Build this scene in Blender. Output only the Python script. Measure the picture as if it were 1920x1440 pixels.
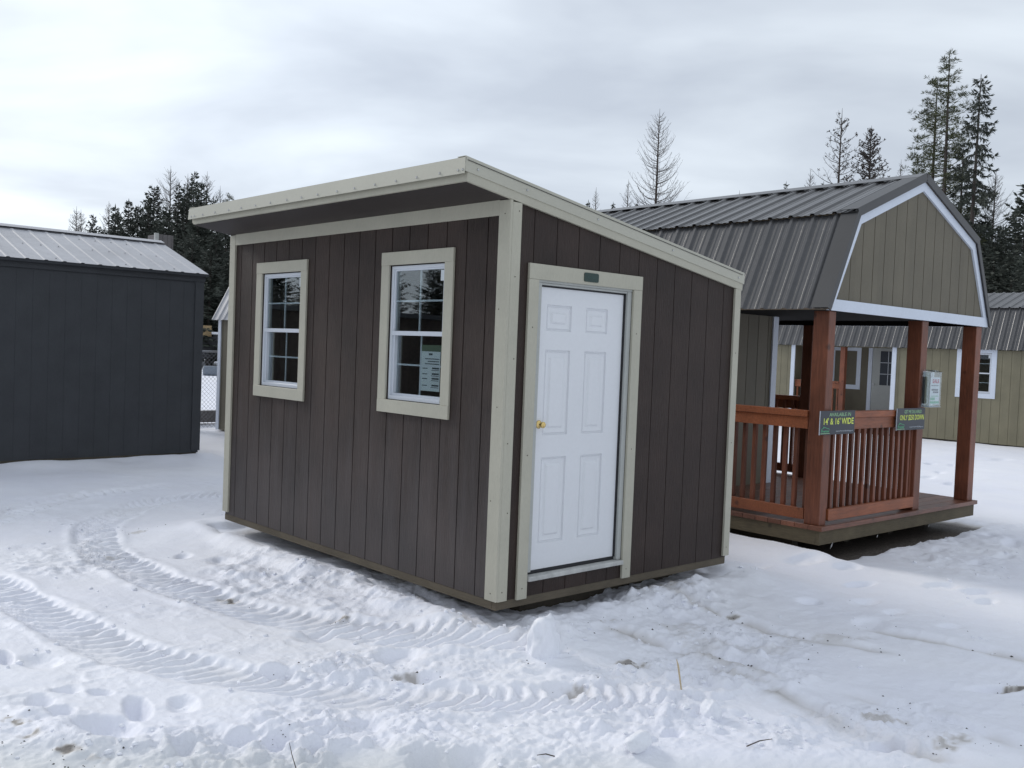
import bpy, math, random, json
import numpy as np
from mathutils import Vector, Matrix

for o in list(bpy.data.objects): bpy.data.objects.remove(o)
S = bpy.context.scene
COL = S.collection
R = math.radians

# ------------------------------------------------------------------ camera
cam_d = bpy.data.cameras.new('camera')
cam = bpy.data.objects.new('camera', cam_d); COL.objects.link(cam)
F_PX = 1799.7
cam_d.sensor_width = 36.0; cam_d.lens = F_PX / 1920 * 36.0
cam_d.clip_start = 0.05; cam_d.clip_end = 3000
CX, CY, CZ = -3.9443, -4.3257, 1.5511
right = Vector((0.73382653, -0.67817089, 0.03978536))
up = Vector((-0.00549252, 0.05264018, 0.99859844))
fwd = Vector((0.6793147, 0.73301655, -0.03490389))
m = Matrix((right, up, -fwd)).transposed().to_4x4()
m.translation = (CX, CY, CZ)
cam.matrix_world = m
S.camera = cam

# ------------------------------------------------------------------ light
SUN_AZ, SUN_EL = R(99), R(29)
sun_d = bpy.data.lights.new('sun', 'SUN'); sun = bpy.data.objects.new('sun', sun_d); COL.objects.link(sun)
sun_d.energy = 1.2; sun_d.angle = R(16); sun_d.color = (1.0, 0.96, 0.9)
sdir = Vector((math.cos(SUN_EL)*math.cos(SUN_AZ), math.cos(SUN_EL)*math.sin(SUN_AZ), math.sin(SUN_EL)))
sun.rotation_euler = sdir.to_track_quat('Z', 'Y').to_euler()

W = bpy.data.worlds.new('World'); S.world = W; W.use_nodes = True
nt = W.node_tree; nt.nodes.clear()
def wn(t, **k):
    n = nt.nodes.new(t)
    for a, b in k.items(): setattr(n, a, b)
    return n
out = wn('ShaderNodeOutputWorld'); bg = wn('ShaderNodeBackground'); bg.inputs[1].default_value = 0.12
nt.links.new(bg.outputs[0], out.inputs[0])
sky = wn('ShaderNodeTexSky', sky_type='NISHITA', sun_disc=False)
sky.sun_elevation = SUN_EL; sky.sun_rotation = math.pi/2 - SUN_AZ
tc = wn('ShaderNodeTexCoord')
sep = wn('ShaderNodeSeparateXYZ'); nt.links.new(tc.outputs['Generated'], sep.inputs[0])
def wmath(op, a, b=None, c=None, clamp=False):
    n = wn('ShaderNodeMath', operation=op); n.use_clamp = clamp
    for i, v in enumerate((a, b, c)):
        if v is None: continue
        if isinstance(v, (int, float)): n.inputs[i].default_value = v
        else: nt.links.new(v, n.inputs[i])
    return n.outputs[0]
zz = wmath('ADD', wmath('MAXIMUM', sep.outputs[2], 0.0), 0.22)
cu = wmath('DIVIDE', sep.outputs[0], zz); cv = wmath('DIVIDE', sep.outputs[1], zz)
# stretch the cloud layer along its drift direction
cmb = wn('ShaderNodeCombineXYZ')
nt.links.new(wmath('ADD', wmath('MULTIPLY', cu, 0.73*0.62), wmath('MULTIPLY', cv, -0.68*0.62)), cmb.inputs[0])
nt.links.new(wmath('ADD', wmath('MULTIPLY', cu, 0.68*0.95), wmath('MULTIPLY', cv, 0.73*0.95)), cmb.inputs[1])
n1 = wn('ShaderNodeTexNoise'); n1.inputs['Scale'].default_value = 1.7; n1.inputs['Detail'].default_value = 5; n1.inputs['Roughness'].default_value = .5
n1.inputs['Distortion'].default_value = .3
off = wn('ShaderNodeVectorMath', operation='ADD'); off.inputs[1].default_value = (3.1, 7.7, 0)
nt.links.new(cmb.outputs[0], off.inputs[0]); nt.links.new(off.outputs[0], n1.inputs['Vector'])
ramp = wn('ShaderNodeValToRGB'); nt.links.new(n1.outputs['Fac'], ramp.inputs[0])
e = ramp.color_ramp.elements
K = 1.0
e[0].position = .36; e[0].color = (.430, .472, .540, 1)
e[1].position = .66; e[1].color = (.640, .695, .755, 1)
# the sun stands behind the cloud: brighter towards it
dot = wn('ShaderNodeVectorMath', operation='DOT_PRODUCT'); nt.links.new(tc.outputs['Generated'], dot.inputs[0])
gaz, gel = R(80), R(18)
dot.inputs[1].default_value = (math.cos(gel)*math.cos(gaz), math.cos(gel)*math.sin(gaz), math.sin(gel))
glow = wmath('POWER', wmath('MAXIMUM', dot.outputs['Value'], 0.0), 6.0)
gmul = wmath('ADD', wmath('MULTIPLY', glow, 0.30), 1.0)
vm = wn('ShaderNodeVectorMath', operation='SCALE'); nt.links.new(ramp.outputs[0], vm.inputs[0]); nt.links.new(wmath('MULTIPLY', gmul, 8.3), vm.inputs['Scale'])
mix = wn('ShaderNodeMix', data_type='RGBA'); mix.inputs[0].default_value = 0.93
nt.links.new(sky.outputs[0], mix.inputs[6]); nt.links.new(vm.outputs[0], mix.inputs[7])
nt.links.new(mix.outputs[2], bg.inputs[0])

S.view_settings.view_transform = 'Standard'; S.view_settings.look = 'None'
S.view_settings.exposure = 0.34; S.view_settings.gamma = 1.0
S.render.engine = 'CYCLES'
S.render.resolution_x = 1024; S.render.resolution_y = 768

# ------------------------------------------------------------------ helpers
class MB:
    def __init__(s): s.v = []; s.f = []
    def add(s, vs, fs):
        b = len(s.v); s.v += [tuple(p) for p in vs]; s.f += [tuple(i+b for i in f) for f in fs]; return s
    def hexa(s, p):   # p: bottom 4 ccw, top 4 ccw
        return s.add(p, [(3,2,1,0),(4,5,6,7),(0,1,5,4),(1,2,6,5),(2,3,7,6),(3,0,4,7)])
    def box(s, x0, x1, y0, y1, z0, z1):
        return s.hexa([(x0,y0,z0),(x1,y0,z0),(x1,y1,z0),(x0,y1,z0),(x0,y0,z1),(x1,y0,z1),(x1,y1,z1),(x0,y1,z1)])
    def obox(s, O, A, B, C):   # corner + three edge vectors (right-handed)
        O, A, B, C = map(Vector, (O, A, B, C))
        return s.hexa([O, O+A, O+A+B, O+B, O+C, O+A+C, O+A+B+C, O+B+C])
    def prism(s, poly, D):     # poly ccw seen against D; extruded by D
        n = len(poly); D = Vector(D); P = [Vector(p) for p in poly]
        vs = P + [p + D for p in P]
        fs = [tuple(range(n-1, -1, -1)), tuple(range(n, 2*n))]
        fs += [(i, (i+1) % n, (i+1) % n+n, i+n) for i in range(n)]
        return s.add(vs, fs)
    def tube(s, pts, rad, n=6, cap=True):
        pts = [Vector(p) for p in pts]; vs = []; fs = []
        for i, p in enumerate(pts):
            d = (pts[min(i+1, len(pts)-1)] - pts[max(i-1, 0)]).normalized()
            a = d.orthogonal().normalized(); b = d.cross(a)
            r = rad[i] if hasattr(rad, '__len__') else rad
            for k in range(n):
                t = 2*math.pi*k/n; vs.append(p + a*math.cos(t)*r + b*math.sin(t)*r)
        for i in range(len(pts)-1):
            for k in range(n):
                fs.append((i*n+k, i*n+(k+1) % n, (i+1)*n+(k+1) % n, (i+1)*n+k))
        if cap: fs.append(tuple(range(n-1, -1, -1))); fs.append(tuple((len(pts)-1)*n+k for k in range(n)))
        return s.add(vs, fs)
    def build(s, name, mat, parent=None, bevel=0, smooth=False):
        me = bpy.data.meshes.new(name); me.from_pydata(s.v, [], s.f); me.update()
        if mat: me.materials.append(mat)
        if smooth:
            for p in me.polygons: p.use_smooth = True
        o = bpy.data.objects.new(name, me); COL.objects.link(o)
        if parent: o.parent = parent
        if bevel:
            b = o.modifiers.new('bevel', 'BEVEL'); b.width = bevel; b.segments = 1; b.limit_method = 'ANGLE'; b.angle_limit = R(40)
        return o

def tag(o, label=None, cat=None, group=None, kind=None):
    if label: o['label'] = label
    if cat: o['category'] = cat
    if group: o['group'] = group
    if kind: o['kind'] = kind
    return o
def empty(name, loc, rz=0, label=None, cat=None, group=None):
    o = bpy.data.objects.new(name, None); COL.objects.link(o)
    o.location = loc; o.rotation_euler = (0, 0, rz); o.empty_display_size = .2
    return tag(o, label, cat, group)

def mat(name, col, rough=.6, metal=0., spec=.5, grain=None, col2=None, bump=0., bscale=40., vary=.12, vscale=3., coat=0., snow_sheen=0., board=0., piece=0., knots=0):
    """Principled material; grain = (sx, sy, sz) stretches the noise like wood grain."""
    m = bpy.data.materials.new(name); m.use_nodes = True; t = m.node_tree; b = t.nodes['Principled BSDF']
    b.inputs['Roughness'].default_value = rough; b.inputs['Metallic'].default_value = metal
    b.inputs['Specular IOR Level'].default_value = spec; b.inputs['Coat Weight'].default_value = coat
    L = t.links.new
    tc = t.nodes.new('ShaderNodeTexCoord')
    mp = t.nodes.new('ShaderNodeMapping'); L(tc.outputs['Object'], mp.inputs[0])
    mp.inputs['Scale'].default_value = grain or (1, 1, 1)
    big = t.nodes.new('ShaderNodeTexNoise'); big.inputs['Scale'].default_value = vscale; big.inputs['Detail'].default_value = 5
    L(tc.outputs['Object'], big.inputs['Vector'])
    fine = t.nodes.new('ShaderNodeTexNoise'); fine.inputs['Scale'].default_value = bscale; fine.inputs['Detail'].default_value = 6; fine.inputs['Roughness'].default_value = .65
    L(mp.outputs[0], fine.inputs['Vector'])
    add = t.nodes.new('ShaderNodeMath'); add.operation = 'ADD'; L(big.outputs['Fac'], add.inputs[0]); L(fine.outputs['Fac'], add.inputs[1])
    rp = t.nodes.new('ShaderNodeMapRange'); rp.inputs['From Min'].default_value = .7; rp.inputs['From Max'].default_value = 1.3; L(add.outputs[0], rp.inputs['Value'])
    mx = t.nodes.new('ShaderNodeMix'); mx.data_type = 'RGBA'; L(rp.outputs[0], mx.inputs[0])
    c1 = tuple(c*(1-vary) for c in col); c2 = col2 or tuple(min(1, c*(1+vary)) for c in col)
    mx.inputs[6].default_value = (*c1, 1); mx.inputs[7].default_value = (*c2, 1)
    L(mx.outputs[2], b.inputs['Base Color'])
    if bump:
        bp = t.nodes.new('ShaderNodeBump'); bp.inputs['Strength'].default_value = bump; bp.inputs['Distance'].default_value = .006
        L(fine.outputs['Fac'], bp.inputs['Height']); L(bp.outputs[0], b.inputs['Normal'])
    cur = mx.outputs[2]
    def scale_col(fac):   # multiply the colour by a 0..1 random around 1
        nonlocal cur
        q = t.nodes.new('ShaderNodeVectorMath'); q.operation = 'SCALE'; L(cur, q.inputs[0]); L(fac, q.inputs['Scale']); cur = q.outputs[0]
    if board:  # each board of the siding took the stain a little differently
        sp0 = t.nodes.new('ShaderNodeSeparateXYZ'); L(tc.outputs['Object'], sp0.inputs[0])
        s1 = t.nodes.new('ShaderNodeMath'); s1.operation = 'ADD'; L(sp0.outputs[0], s1.inputs[0]); L(sp0.outputs[1], s1.inputs[1])
        s2 = t.nodes.new('ShaderNodeMath'); s2.operation = 'DIVIDE'; L(s1.outputs[0], s2.inputs[0]); s2.inputs[1].default_value = .2032
        s3 = t.nodes.new('ShaderNodeMath'); s3.operation = 'FLOOR'; L(s2.outputs[0], s3.inputs[0])
        w_ = t.nodes.new('ShaderNodeTexWhiteNoise'); w_.noise_dimensions = '1D'; L(s3.outputs[0], w_.inputs['W'])
        r0 = t.nodes.new('ShaderNodeMapRange'); L(w_.outputs['Value'], r0.inputs['Value']); r0.inputs['To Min'].default_value = 1-board; r0.inputs['To Max'].default_value = 1+board
        scale_col(r0.outputs[0])
    if piece:
        oi = t.nodes.new('ShaderNodeObjectInfo'); r0 = t.nodes.new('ShaderNodeMapRange'); L(oi.outputs['Random'], r0.inputs['Value']); r0.inputs['To Min'].default_value = 1-piece; r0.inputs['To Max'].default_value = 1+piece*.6
        scale_col(r0.outputs[0])
    if knots:
        vo = t.nodes.new('ShaderNodeTexVoronoi'); vo.inputs['Scale'].default_value = 4.5; L(tc.outputs['Object'], vo.inputs['Vector'])
        r0 = t.nodes.new('ShaderNodeMapRange'); r0.interpolation_type = 'SMOOTHSTEP'; L(vo.outputs['Distance'], r0.inputs['Value']); r0.inputs['From Min'].default_value = .06; r0.inputs['From Max'].default_value = .17; r0.inputs['To Min'].default_value = .42; r0.inputs['To Max'].default_value = 1
        scale_col(r0.outputs[0])
    if cur is not mx.outputs[2]: L(cur, b.inputs['Base Color'])
    if snow_sheen:   # mostly sheen off the snow painted into the lower boards, with some splash dirt
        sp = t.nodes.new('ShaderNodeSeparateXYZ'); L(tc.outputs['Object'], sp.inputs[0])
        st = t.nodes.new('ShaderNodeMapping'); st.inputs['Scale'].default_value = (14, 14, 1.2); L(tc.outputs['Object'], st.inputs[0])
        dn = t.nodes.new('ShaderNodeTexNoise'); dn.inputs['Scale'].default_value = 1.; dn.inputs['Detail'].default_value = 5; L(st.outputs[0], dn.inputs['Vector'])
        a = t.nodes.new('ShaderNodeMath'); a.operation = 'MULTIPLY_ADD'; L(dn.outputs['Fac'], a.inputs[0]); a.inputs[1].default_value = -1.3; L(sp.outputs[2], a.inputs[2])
        r_ = t.nodes.new('ShaderNodeMapRange'); r_.interpolation_type = 'SMOOTHSTEP'; L(a.outputs[0], r_.inputs['Value']); r_.inputs['From Min'].default_value = -.75; r_.inputs['From Max'].default_value = .75; r_.inputs['To Min'].default_value = snow_sheen; r_.inputs['To Max'].default_value = 0
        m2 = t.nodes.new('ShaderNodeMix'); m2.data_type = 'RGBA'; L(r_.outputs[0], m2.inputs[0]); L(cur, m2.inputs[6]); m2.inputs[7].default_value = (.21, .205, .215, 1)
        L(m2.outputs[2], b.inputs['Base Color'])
    return m

def glass_mat(name, tint=(.86, .90, .90), k=1.0):
    m = bpy.data.materials.new(name); m.use_nodes = True; t = m.node_tree; t.nodes.clear()
    o = t.nodes.new('ShaderNodeOutputMaterial'); mx = t.nodes.new('ShaderNodeMixShader')
    lw = t.nodes.new('ShaderNodeLayerWeight'); lw.inputs[0].default_value = .5
    fr = t.nodes.new('ShaderNodeMath'); fr.operation = 'POWER'; t.links.new(lw.outputs['Facing'], fr.inputs[0]); fr.inputs[1].default_value = 4.0
    sc = t.nodes.new('ShaderNodeMath'); sc.operation = 'MULTIPLY_ADD'; sc.inputs[1].default_value = .9*k; sc.inputs[2].default_value = .075*k; sc.use_clamp = True
    tr = t.nodes.new('ShaderNodeBsdfTransparent'); tr.inputs[0].default_value = (*tint, 1)
    gl = t.nodes.new('ShaderNodeBsdfGlossy'); gl.inputs['Roughness'].default_value = .015; gl.inputs[0].default_value = (.9, .95, 1, 1)
    L = t.links.new
    L(fr.outputs[0], sc.inputs[0]); L(sc.outputs[0], mx.inputs[0]); L(tr.outputs[0], mx.inputs[1]); L(gl.outputs[0], mx.inputs[2]); L(mx.outputs[0], o.inputs[0])
    return m

def wall(mb, O, U, N, length, top, z0=0., spacing=.2032, start=None, openings=(), th=.03, gw=.0045, gd=.008):
    """Grooved plywood siding: O base corner, U along, N outward; top(u) = height; real grooves and openings."""
    O, U, N = map(Vector, (O, U, N)); Z = Vector((0, 0, 1))
    start = spacing if start is None else start
    cuts = {0.0: 0, length: 0}
    gs = []
    g = start
    while g < length-.01: gs.append((g-gw, g+gw)); g += spacing
    pts = sorted(set([0., length] + [x for a, b in gs for x in (max(a, 0), b)] + [min(max(x, 0), length) for o in openings for x in o[:2]]))
    flip = U.cross(N).dot(Z) > 0   # orientation so faces point out
    for a, b in zip(pts, pts[1:]):
        if b-a < 1e-5: continue
        mid = (a+b)/2
        d = -gd if any(x <= mid <= y for x, y in gs) else 0.
        segs = [(z0, None)]
        for o in sorted([o for o in openings if o[0] <= mid <= o[1]], key=lambda o: o[2]):
            lo = segs.pop()
            segs.append((lo[0], o[2])); segs.append((o[3], None))
        for lo, hi in segs:
            ta, tb = (top(a), top(b)) if hi is None else (hi, hi)
            if ta - lo < 1e-4: continue
            P = [O+U*a+N*d, O+U*b+N*d, O+U*b-N*th, O+U*a-N*th]
            if not flip: pass
            q = [p+Z*lo for p in P] + [P[0]+Z*ta, P[1]+Z*tb, P[2]+Z*tb, P[3]+Z*ta]
            if flip: q = [q[1], q[0], q[3], q[2], q[5], q[4], q[7], q[6]]
            mb.hexa(q)
    return mb

def ribbed(mb, O, U, V, N, length, slope, spacing=.2286, h=.019, start=.0, minor=True, th=.002):
    """Ribbed metal sheet: ribs run along V (down the slope)."""
    O, U, V, N = map(Vector, (O, U, V, N))
    prof = []
    n = int(math.ceil(length/spacing))+1
    for i in range(-1, n):
        c = start + i*spacing
        pp = [(-.030, 0), (-.014, h), (.014, h), (.030, 0)]
        if minor:
            for f in (1/3, 2/3): pp += [(spacing*f-.018, 0), (spacing*f-.008, .005), (spacing*f+.008, .005), (spacing*f+.018, 0)]
        prof += [(c+a, b) for a, b in pp]
    prof = [p for p in prof if 0 < p[0] < length]
    prof = [(0, 0)] + prof + [(length, 0)]
    k = len(prof); vs = []
    for (a, b) in prof:
        for dn in (0, -th):
            P = O + U*a + N*(b+dn); vs.append(P); vs.append(P+V*slope)
    fs = []
    for i in range(k-1):
        a = i*4; b = a+4
        fs += [(a, b, b+1, a+1), (a+2, a+3, b+3, b+2), (a, a+2, b+2, b), (a+1, b+1, b+3, a+3)]
    mb.add(vs, fs)
    return mb

def text_part(name, body, x, z, w, h, mt, parent, frame, align='C', bold=0.0, dy=.0012, font_shear=0):
    """Raised lettering; frame(x, z, depth) -> local point; fitted in a w x h box centred (or left) at x, z."""
    cu = bpy.data.curves.new('lettering', 'FONT'); cu.body = body; cu.size = 1; cu.offset = bold; cu.shear = font_shear; cu.resolution_u = 2
    t = bpy.data.objects.new('lettering', cu); COL.objects.link(t)
    dg = bpy.context.evaluated_depsgraph_get(); me = bpy.data.meshes.new_from_object(t.evaluated_get(dg))
    bpy.data.objects.remove(t)
    vs = [v.co.copy() for v in me.vertices]
    x0 = min(v.x for v in vs); x1 = max(v.x for v in vs); y0 = min(v.y for v in vs); y1 = max(v.y for v in vs)
    sx = w/(x1-x0); sy = h/(y1-y0)
    for v in me.vertices:
        px = (v.co.x-(x0+x1)/2)*sx + x; pz = (v.co.y-(y0+y1)/2)*sy + z
        v.co = frame(px, pz, dy)
    me.materials.append(mt); me.name = name
    o = bpy.data.objects.new(name, me); COL.objects.link(o); o.parent = parent
    return o

# ------------------------------------------------------------------ materials
M = {}
M['brown'] = mat('brown_siding', (.035, .0225, .018), rough=.55, spec=.30, grain=(5, 5, .5), bump=1.0, bscale=20, vary=.35, vscale=2.2, board=.06)
M['brownsheen'] = mat('brown_siding_sheen', (.040, .027, .022), rough=.55, spec=.32, grain=(5, 5, .5), bump=1.0, bscale=20, vary=.42, vscale=2.2, snow_sheen=.20, board=.07)  # front wall: snow sheen painted pale grey low down, plus splash dirt
M['trim'] = mat('greige_trim', (.455, .435, .355), rough=.55, spec=.35, grain=(3, 3, 1), bump=.35, bscale=30, vary=.07, vscale=4)
M['trimmetal'] = mat('greige_metal', (.46, .445, .37), rough=.38, spec=.5, vary=.04)
M['soffit'] = mat('soffit', (.034, .025, .022), rough=.6, vary=.15, bump=.3)
M['rim'] = mat('treated_rim', (.105, .085, .058), rough=.75, grain=(1, 1, 8), bump=.4, bscale=14, vary=.25)
M['rimcabin'] = mat('treated_rim_green', (.10, .078, .044), rough=.75, grain=(1, 1, 9), bump=.4, bscale=10, vary=.32, knots=1)
M['skid'] = mat('skid', (.06, .05, .035), rough=.8, vary=.3)
M['white'] = mat('white_vinyl', (.62, .65, .70), rough=.32, vary=.02)
M['door'] = mat('white_door', (.74, .75, .775), rough=.38, vary=.025, vscale=1.5, bump=.05)
M['whitepaint'] = mat('white_paint', (.66, .71, .80), rough=.5, vary=.05, bump=.2)
M['jamb'] = mat('jamb', (.42, .43, .41), rough=.5, vary=.08)
M['thresh'] = mat('threshold', (.45, .45, .43), rough=.6, vary=.25, bscale=12)
M['black'] = mat('black_rubber', (.012, .012, .015), rough=.6)
M['brass'] = mat('brass', (.75, .55, .22), rough=.22, metal=1., vary=.1)
M['steel'] = mat('steel', (.5, .5, .5), rough=.4, metal=.9)
M['inside'] = mat('osb', (.30, .24, .17), rough=.8, vary=.25, bscale=30)
M['floorin'] = mat('ply_floor', (.28, .23, .17), rough=.8, vary=.2)
M['glass'] = glass_mat('window_glass', k=1.35)
M['paper'] = mat('paper', (.62, .66, .68), rough=.8, vary=.02)
M['papergreen'] = mat('paper_green', (.10, .14, .09), rough=.8)
M['ink'] = mat('ink', (.06, .07, .08), rough=.8)
M['plaque'] = mat('green_plaque', (.010, .035, .028), rough=.4)
M['plaque2'] = mat('plaque_letter', (.045, .10, .085), rough=.4)
M['charcoal'] = mat('charcoal_siding', (.043, .046, .051), rough=.6, spec=.35, grain=(8, 8, 1), bump=.4, bscale=20, vary=.15)
M['galv'] = mat('galvalume', (.47, .47, .49), rough=.6, metal=.1, vary=.10, vscale=1.4, bscale=9)
M['galvdark'] = mat('ridge_dark', (.10, .10, .11), rough=.5)
M['metal'] = mat('charcoal_metal', (.080, .078, .080), rough=.31, metal=.1, spec=.65, vary=.16, vscale=1.2, bscale=12)
M['metalb'] = mat('charcoal_flashing', (.055, .054, .055), rough=.42, vary=.08)
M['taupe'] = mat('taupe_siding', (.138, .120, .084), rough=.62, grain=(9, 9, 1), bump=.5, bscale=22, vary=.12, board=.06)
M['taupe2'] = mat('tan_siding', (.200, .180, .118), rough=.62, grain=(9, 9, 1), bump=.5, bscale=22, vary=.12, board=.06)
M['cedar'] = mat('stained_wood', (.165, .052, .025), rough=.5, grain=(6, 6, .6), bump=.5, bscale=9, vary=.42, vscale=2, piece=.35, knots=1)
M['cedarh'] = mat('stained_wood_rail', (.29, .088, .034), rough=.5, grain=(.6, 6, 6), bump=.5, bscale=9, vary=.42, vscale=2, piece=.35, knots=1)
M['deck'] = mat('deck_boards', (.17, .068, .040), rough=.38, grain=(.5, 6, 6), bump=.4, bscale=8, vary=.4, piece=.3, knots=1)
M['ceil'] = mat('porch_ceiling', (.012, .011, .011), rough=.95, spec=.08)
M['signbg'] = mat('sign_slate', (.028, .034, .046), rough=.45)
M['signy'] = mat('sign_yellow', (.74, .84, .14), rough=.6)
M['signg'] = mat('sign_green', (.36, .62, .34), rough=.6)
M['signg2'] = mat('sign_logo_green', (.10, .38, .20), rough=.6)
M['signw'] = mat('sign_white', (.55, .60, .66), rough=.6)
M['red'] = mat('flyer_red', (.42, .04, .07), rough=.6)
M['clear'] = glass_mat('clear_plastic', (.95, .97, .97), .8)
M['chain'] = mat('galvanised_wire', (.30, .31, .33), rough=.45, metal=.6)
M['plank'] = mat('grey_plank', (.13, .12, .12), rough=.8, vary=.2)
M['ply'] = mat('plywood', (.42, .30, .16), rough=.7, vary=.1)
M['snowpl'] = mat('loose_snow', (.86, .87, .92), rough=.6, vary=.04, bump=.5, bscale=60)
M['tank'] = mat('grey_tank', (.16, .19, .23), rough=.5)
M['darkeq'] = mat('dark_steel', (.02, .02, .024), rough=.6)
M['straw'] = mat('pale_wood', (.55, .44, .29), rough=.7)
M['twig'] = mat('twig', (.07, .05, .04), rough=.8)
M['bark'] = mat('bark', (.060, .048, .042), rough=.9, bump=.6, bscale=12, vary=.3)
M['barkl'] = mat('larch_twigs', (.090, .078, .070), rough=.9, vary=.2)
M['needle'] = mat('spruce_needles', (.046, .054, .042), rough=.8, vary=.4, vscale=.6, bscale=3)
M['pine'] = mat('pine_needles', (.060, .068, .026), rough=.8, vary=.4, vscale=.6, bscale=3)
M['gravel'] = mat('grit', (.05, .045, .04), rough=.9, vary=.4)
DATA = {}
DATA['tracks'] = [
    ([(-2.143, 3.21), (-2.078, 2.546), (-2.034, 1.972), (-1.97, 1.447), (-1.913, 0.979), (-1.811, 0.681), (-1.66, 0.36), (-1.516, 0.054),
      (-1.339, -0.172), (-1.166, -0.393), (-0.974, -0.582), (-0.782, -0.77), (-0.543, -0.947), (-0.312, -1.1), (-0.086, -1.192), (0.165, -1.239)], 0.175, 0.095),
    ([(1.383, 5.791), (1.011, 5.807), (0.482, 5.788), (0.071, 5.569), (-0.42, 5.046), (-0.78, 4.554), (-1.014, 3.889), (-1.142, 3.269),
      (-1.139, 2.732), (-1.13, 2.225), (-1.046, 1.784), (-0.969, 1.376), (-0.844, 0.975), (-0.743, 0.68), (-0.59, 0.332), (-0.401, 0.058), (-0.247, -0.151), (-0.127, -0.298), (0.05, -0.473), (0.256, -0.621)], 0.175, 0.1),
    ([(-1.841, 4.844), (-1.372, 5.364), (-0.865, 5.934), (-0.269, 6.358), (0.356, 6.555), (1, 6.802),
      ], 0.16, 0.12),
]
DATA['ruts'] = [
    [(1.818, 0.513), (1.596, 0.167), (1.538, -0.406), (1.565, -0.817), (1.629, -1.358), (1.71, -1.799)],
    [(2.153, -1.226), (2.178, -1.51), (2.214, -1.773), (2.269, -2.263), (2.267, -2.497)],
    [(0.638, -1.027), (0.526, -1.739), (0.403, -2.171), (0.436, -2.538), (0.436, -2.713), (0.389, -2.873)],
    [(0.853, -1.785), (0.859, -2.081), (0.885, -2.411), (0.821, -2.684), (0.81, -2.86)],
    [(0.645, -0.176), (0.639, -0.455), (0.698, -0.826), (0.777, -1.244), (0.672, -1.652)],
    [(0.189, 1.111), (0.032, 0.549), (-0.075, 0.048)],
]
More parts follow.
